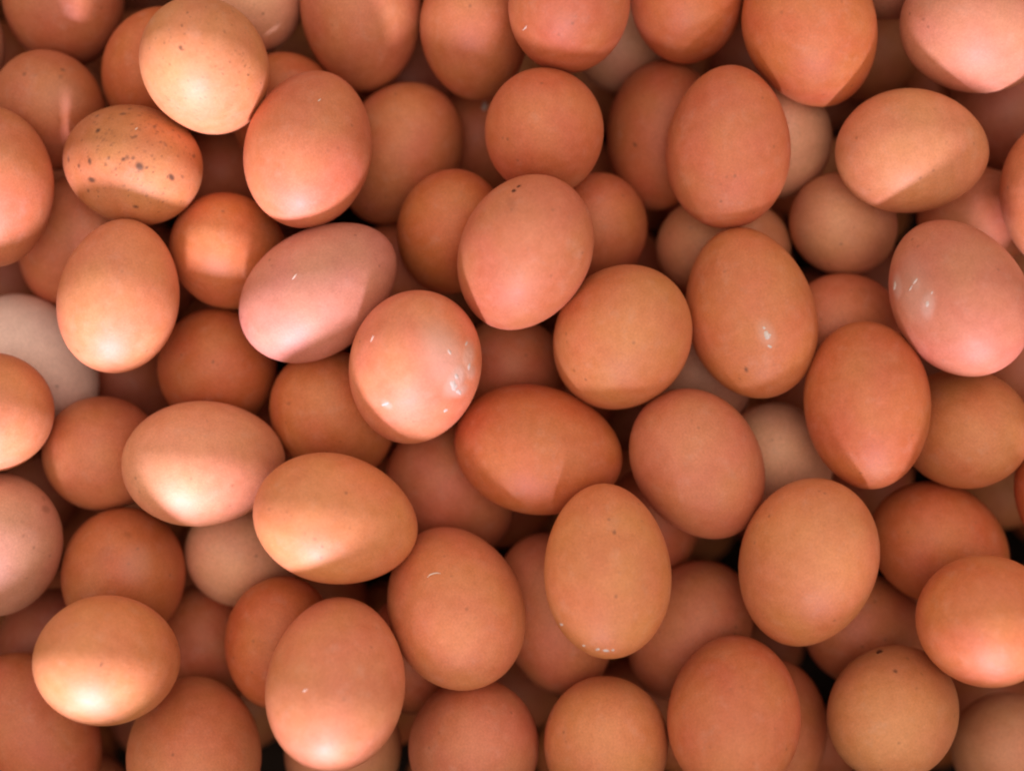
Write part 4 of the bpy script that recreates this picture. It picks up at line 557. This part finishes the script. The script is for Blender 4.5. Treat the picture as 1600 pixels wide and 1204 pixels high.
    'A22': [(1425, 450, 32, 0.2, 'b'), (1448, 476, 13, 0.4, 'b'), (1402, 446, 15, 0.4, 'b'), (1430, 442, 11, 0.35, 'b')],
    'A44': [(698, 556, 34, 0.34, 'b'), (713, 592, 20, 0.6, 'b'), (716, 610, 12, 0.5, 'b'), (732, 556, 17, 0.45, 'b'), (735, 580, 12, 0.4, 'b'), (604, 632, 8, 0.35, 'b')],
    'A68': [(200, 835, 8, 0.22, ''), (160, 870, 20, 0.12, ''), (215, 880, 26, 0.12, 'b')],
    'A67': [(72, 795, 10, 0.35, ''), (68, 778, 6, 0.3, '')],
    'A53': [(121, 548, 2.5, 0.6, '')],
}
S_PX = FRAME_W/1600.0
def ray_dir(px, py):
    return Vector(((px-800)*S_PX, -(py-602)*S_PX, -D)).normalized()

def taper_norm(c):
    t = np.linspace(-1, 1, 1001)
    return float((np.sqrt(1-t*t)*(1-c*t-0.35*c*t*t)).max())

def egg_mesh(a, b, c, nu, nv, seed):
    rr = random.Random(seed)
    n0 = taper_norm(c)
    th = np.linspace(0, math.pi, nu+1)
    ph = np.linspace(0, 2*math.pi, nv, endpoint=False)
    # every egg is a little out of round
    k2, p2 = rr.uniform(0.004, 0.018), rr.uniform(0, 6.28)
    k3, p3 = rr.uniform(0.002, 0.010), rr.uniform(0, 6.28)
    bend = rr.uniform(-0.02, 0.02)
    V = [(a, 0, 0)]
    for t in th[1:-1]:
        x = math.cos(t)
        r = b*math.sin(t)*(1-c*x-0.35*c*x*x)/n0
        for p in ph:
            q = r*(1 + k2*math.cos(2*p+p2) + k3*math.cos(3*p+p3)*x)
            V.append((a*x, q*math.cos(p) + bend*b*x*x, q*math.sin(p)))
    V.append((-a, bend*b, 0))
    F = []
    for j in range(nv):
        F.append((0, 1+j, 1+(j+1) % nv))
    for i in range(nu-2):
        for j in range(nv):
            A = 1+i*nv+j; B = 1+i*nv+(j+1) % nv
            F.append((A, A+nv, B+nv, B))
    last = len(V)-1
    base = 1+(nu-2)*nv
    for j in range(nv):
        F.append((base+j, last, base+(j+1) % nv))
    return V, F

def egg_matrix(p, d):
    d = Vector(d).normalized()
    u = d.cross(Vector((0, 0, 1)))
    if u.length < 1e-5: u = Vector((1, 0, 0))
    u.normalize()
    w = d.cross(u)
    M = Matrix((d, u, w)).transposed().to_4x4()
    M.translation = Vector(p)
    return M

BYKEY = {}
BVH = {}
def build_egg(key, p, d, a, b, c, col, label, seed, nu=44, nv=64, group="brown eggs heaped in the pile"):
    fine = key in SPECKS
    if fine: nu, nv = 150, 220
    V, F = egg_mesh(a, b, c, nu, nv, seed)
    o = mesh_object("egg", V, F, SHELL)
    o.matrix_world = egg_matrix(p, d)
    rr = random.Random(seed*7+1)
    base = PALETTE[col]
    j = rr.uniform(0.95, 1.05)
    g = rr.uniform(0.97, 1.03)
    o.color = (min(0.9, lin(base[0])*0.86*j), min(0.9, lin(base[1])*0.86*j*g), min(0.9, lin(base[2])*0.86*j*g*rr.uniform(0.95, 1.05)), 1)
    tag(o, label, "egg", group)
    if key: BYKEY[key] = o
    if fine:
        MI = o.matrix_world.inverted()
        t = BVHTree.FromPolygons([Vector(v) for v in V], F)
        org = MI @ Vector((0, 0, D))
        co = np.array(V)
        sp = np.zeros(len(V)); bl = np.zeros(len(V))
        for (px, py, r, k, kind) in SPECKS[key]:
            dr = (MI.to_3x3() @ ray_dir(px, py)).normalized()
            hit = t.ray_cast(org, dr)
            if hit[0] is None: continue
            rr_ = r*S_PX*(0.7 if kind == "" else 1.0)
            dv = co-np.array(hit[0])
            ang = rr.uniform(0, 3.14); el = rr.uniform(0.0, 0.9) if kind != 'x' else 0
            n = np.array(hit[1]); e1 = np.cross(n, [0.3, 0.8, 0.5]); e1 /= np.linalg.norm(e1); e2 = np.cross(n, e1)
            ax = math.cos(ang)*e1+math.sin(ang)*e2
            along = dv@ax
            dist = np.sqrt(np.maximum(0, (dv**2).sum(1)-along**2*(1-1/(1+el)**2)))
            f = np.clip((1.55-dist/rr_*1.15) if kind == "" else (1.25-dist/rr_*0.85), 0, 1); f = f*f*(3-2*f)*k
            if kind == 'b': bl = np.maximum(bl, f)
            else: sp = np.maximum(sp, f)
        for nm, arr in (("speck", sp), ("bloom", bl)):
            at = o.data.attributes.new(nm, 'FLOAT', 'POINT')
            at.data.foreach_set("value", arr.astype(np.float32))
    return o

for i, (key, p, d, a, b, c, col, label) in enumerate(EGGS):
    build_egg(key, p, d, a, b, c, col, label, 100+i)
for i, (key, p, d, a, b, c, col, label, group) in enumerate(FILL):
    build_egg(None, p, d, a, b, c, col, label, 900+i, 32, 44, group)

bpy.context.view_layer.update()

# ------------------------------------------------------------------ bits stuck to single eggs
def on_shell(key, pts):
    """points and normals on an egg's shell, in its own space, under the given photo pixels"""
    o = BYKEY[key]
    if key not in BVH:
        BVH[key] = BVHTree.FromPolygons([v.co.copy() for v in o.data.vertices], [tuple(q.vertices) for q in o.data.polygons])
    MI = o.matrix_world.inverted()
    org = MI @ Vector((0, 0, D))
    out = []
    for px, py in pts:
        h = BVH[key].ray_cast(org, (MI.to_3x3() @ ray_dir(px, py)).normalized())
        if h[0] is not None: out.append((h[0], h[1]))
    return out

def flake(name, key, px, py, rx, ry, ang, thick, mat, seed=0, lobes=9):
    """a small raised blob of dried residue that follows the curve of the shell"""
    rr = random.Random(seed)
    ca, sa = math.cos(math.radians(ang)), math.sin(math.radians(ang))
    rings = [(0.0, 1.0), (0.45, 0.85), (0.8, 0.5), (1.0, -0.15)]
    wob = [rr.uniform(0.65, 1.2) for _ in range(lobes*2)]
    P = []
    for f, h in rings:
        for k in range(lobes*2 if f else 1):
            t = 2*math.pi*k/(lobes*2)
            w = wob[k] if f else 1
            x, y = rx*f*w*math.cos(t), ry*f*w*math.sin(t)
            P.append((px+x*ca-y*sa, py+x*sa+y*ca, h*rr.uniform(0.7, 1.3)))
    V = []
    for x, y, h in P:
        q = on_shell(key, [(x, y)])
        if not q: return None
        V.append(q[0][0]+q[0][1]*(thick*h))
    n = lobes*2
    F = [(0, 1+k, 1+(k+1) % n) for k in range(n)]
    for r in range(2):
        for k in range(n):
            A = 1+r*n+k; B = 1+r*n+(k+1) % n
            F.append((A, A+n, B+n, B))
    return mesh_object(name, V, F, mat, BYKEY[key])

def thread(name, key, pts, r, mat):
    q = on_shell(key, pts)
    V, F = [], []
    for i, (p, n) in enumerate(q):
        a = q[min(i+1, len(q)-1)][0]-q[max(i-1, 0)][0]
        s = a.cross(n).normalized()
        rad = r*math.sin(math.pi*(i+0.4)/(len(q)-0.2))
        for k in range(6):
            t = math.pi*k/3
            V.append(p+n*(r*0.8)+s*(rad*math.cos(t))+n*(rad*math.sin(t)))
    for i in range(len(q)-1):
        for k in range(6):
            F.append((i*6+k, i*6+(k+1) % 6, i*6+6+(k+1) % 6, i*6+6+k))
    return mesh_object(name, V, F, mat, BYKEY[key])


rs = random.Random(5)
# the wet smear down the right side of one egg
for i, (x, y, rx, ry, an) in enumerate([
        (709, 602, 9, 5, 75), (717, 612, 6, 3.5, 40), (713, 588, 5, 3, 80), (702, 549, 5, 2.2, 60), (733, 572, 6, 2, 100), (729, 536, 4, 1.5, 115),
        (696, 641, 4, 2, 150), (602, 631, 6, 2.5, 160)]):
    flake("residue", "A44", x, y, rx, ry, an, 0.00014, WET, 20+i)
# streaks on the large pink egg at the right
for i, (x, y, rx, ry, an) in enumerate([
        (1398, 447, 8, 2.2, 100), (1430, 439, 7, 1.5, 125), (1423, 450, 5, 1.3, 120), (1456, 457, 3, 1.2, 110), (1449, 475, 5, 2.6, 100)]):
    flake("residue", "A22", x, y, rx, ry, an, 0.0001, WET, 60+i)
# white spot on the tall orange brown egg
flake("residue", "A12", 1199, 524, 7, 5.5, 60, 0.0003, WET, 80)
flake("residue", "A12", 1203, 541, 4, 2.5, 30, 0.0002, WET, 81)
flake("residue", "A12", 1194, 512, 3, 2, 30, 0.00015, WET, 82)
# crumbs at the lower end of the tall slim egg
for i, (x, y, rx, ry, an) in enumerate([(877, 975, 3, 2, 40), (886, 997, 3, 2.4, 60), (893, 1002, 4, 2, 20), (946, 1016, 6, 2.2, 5), (934, 1014, 4, 2, 0), (958, 1015, 3, 1.8, 160), (912, 1008, 3, 1.5, 20)]):
    flake("residue", "A40", x, y, rx, ry, an, 0.00018, WET, 90+i)
# dirt crust on the nicked egg and the pitted ochre egg
flake("dirt_crust", "A8", 803, 298, 4, 2.5, 150, 0.0003, CRUST, 110)
flake("dirt_crust", "A8", 811, 291, 4, 1.6, 155, 0.0002, CRUST, 111)
flake("dirt_crust", "A35", 1374, 1018, 6, 2.6, 160, 0.0002, CRUST, 112)
# little hairs and scratches that catch the light
thread("hair", "A42", [(668, 902), (672, 898), (677, 896), (683, 895), (689, 896)], 0.00022, HAIR)
thread("hair", "A50", [(457, 437), (459, 434), (461, 431), (464, 428)], 0.0002, HAIR)
thread("hair", "A3", [(497, 159), (499, 157), (501, 155)], 0.00022, HAIR)
thread("hair", "A6", [(817, 47), (820, 45), (822, 43), (823, 40)], 0.0002, HAIR)
thread("hair", "A72", [(474, 1080), (477, 1078), (480, 1076)], 0.0002, HAIR)
thread("hair", "A2", [(211, 203), (213, 202), (215, 200)], 0.00022, HAIR)
thread("hair", "A44", [(580, 534), (582, 529), (584, 524)], 0.0002, HAIR)
flake("residue", "A83", 757, 166, 5, 7, 20, 0.0004, WET, 120)
flake("residue", "A61", 609, 130, 4, 2, 30, 0.0003, WET, 121)
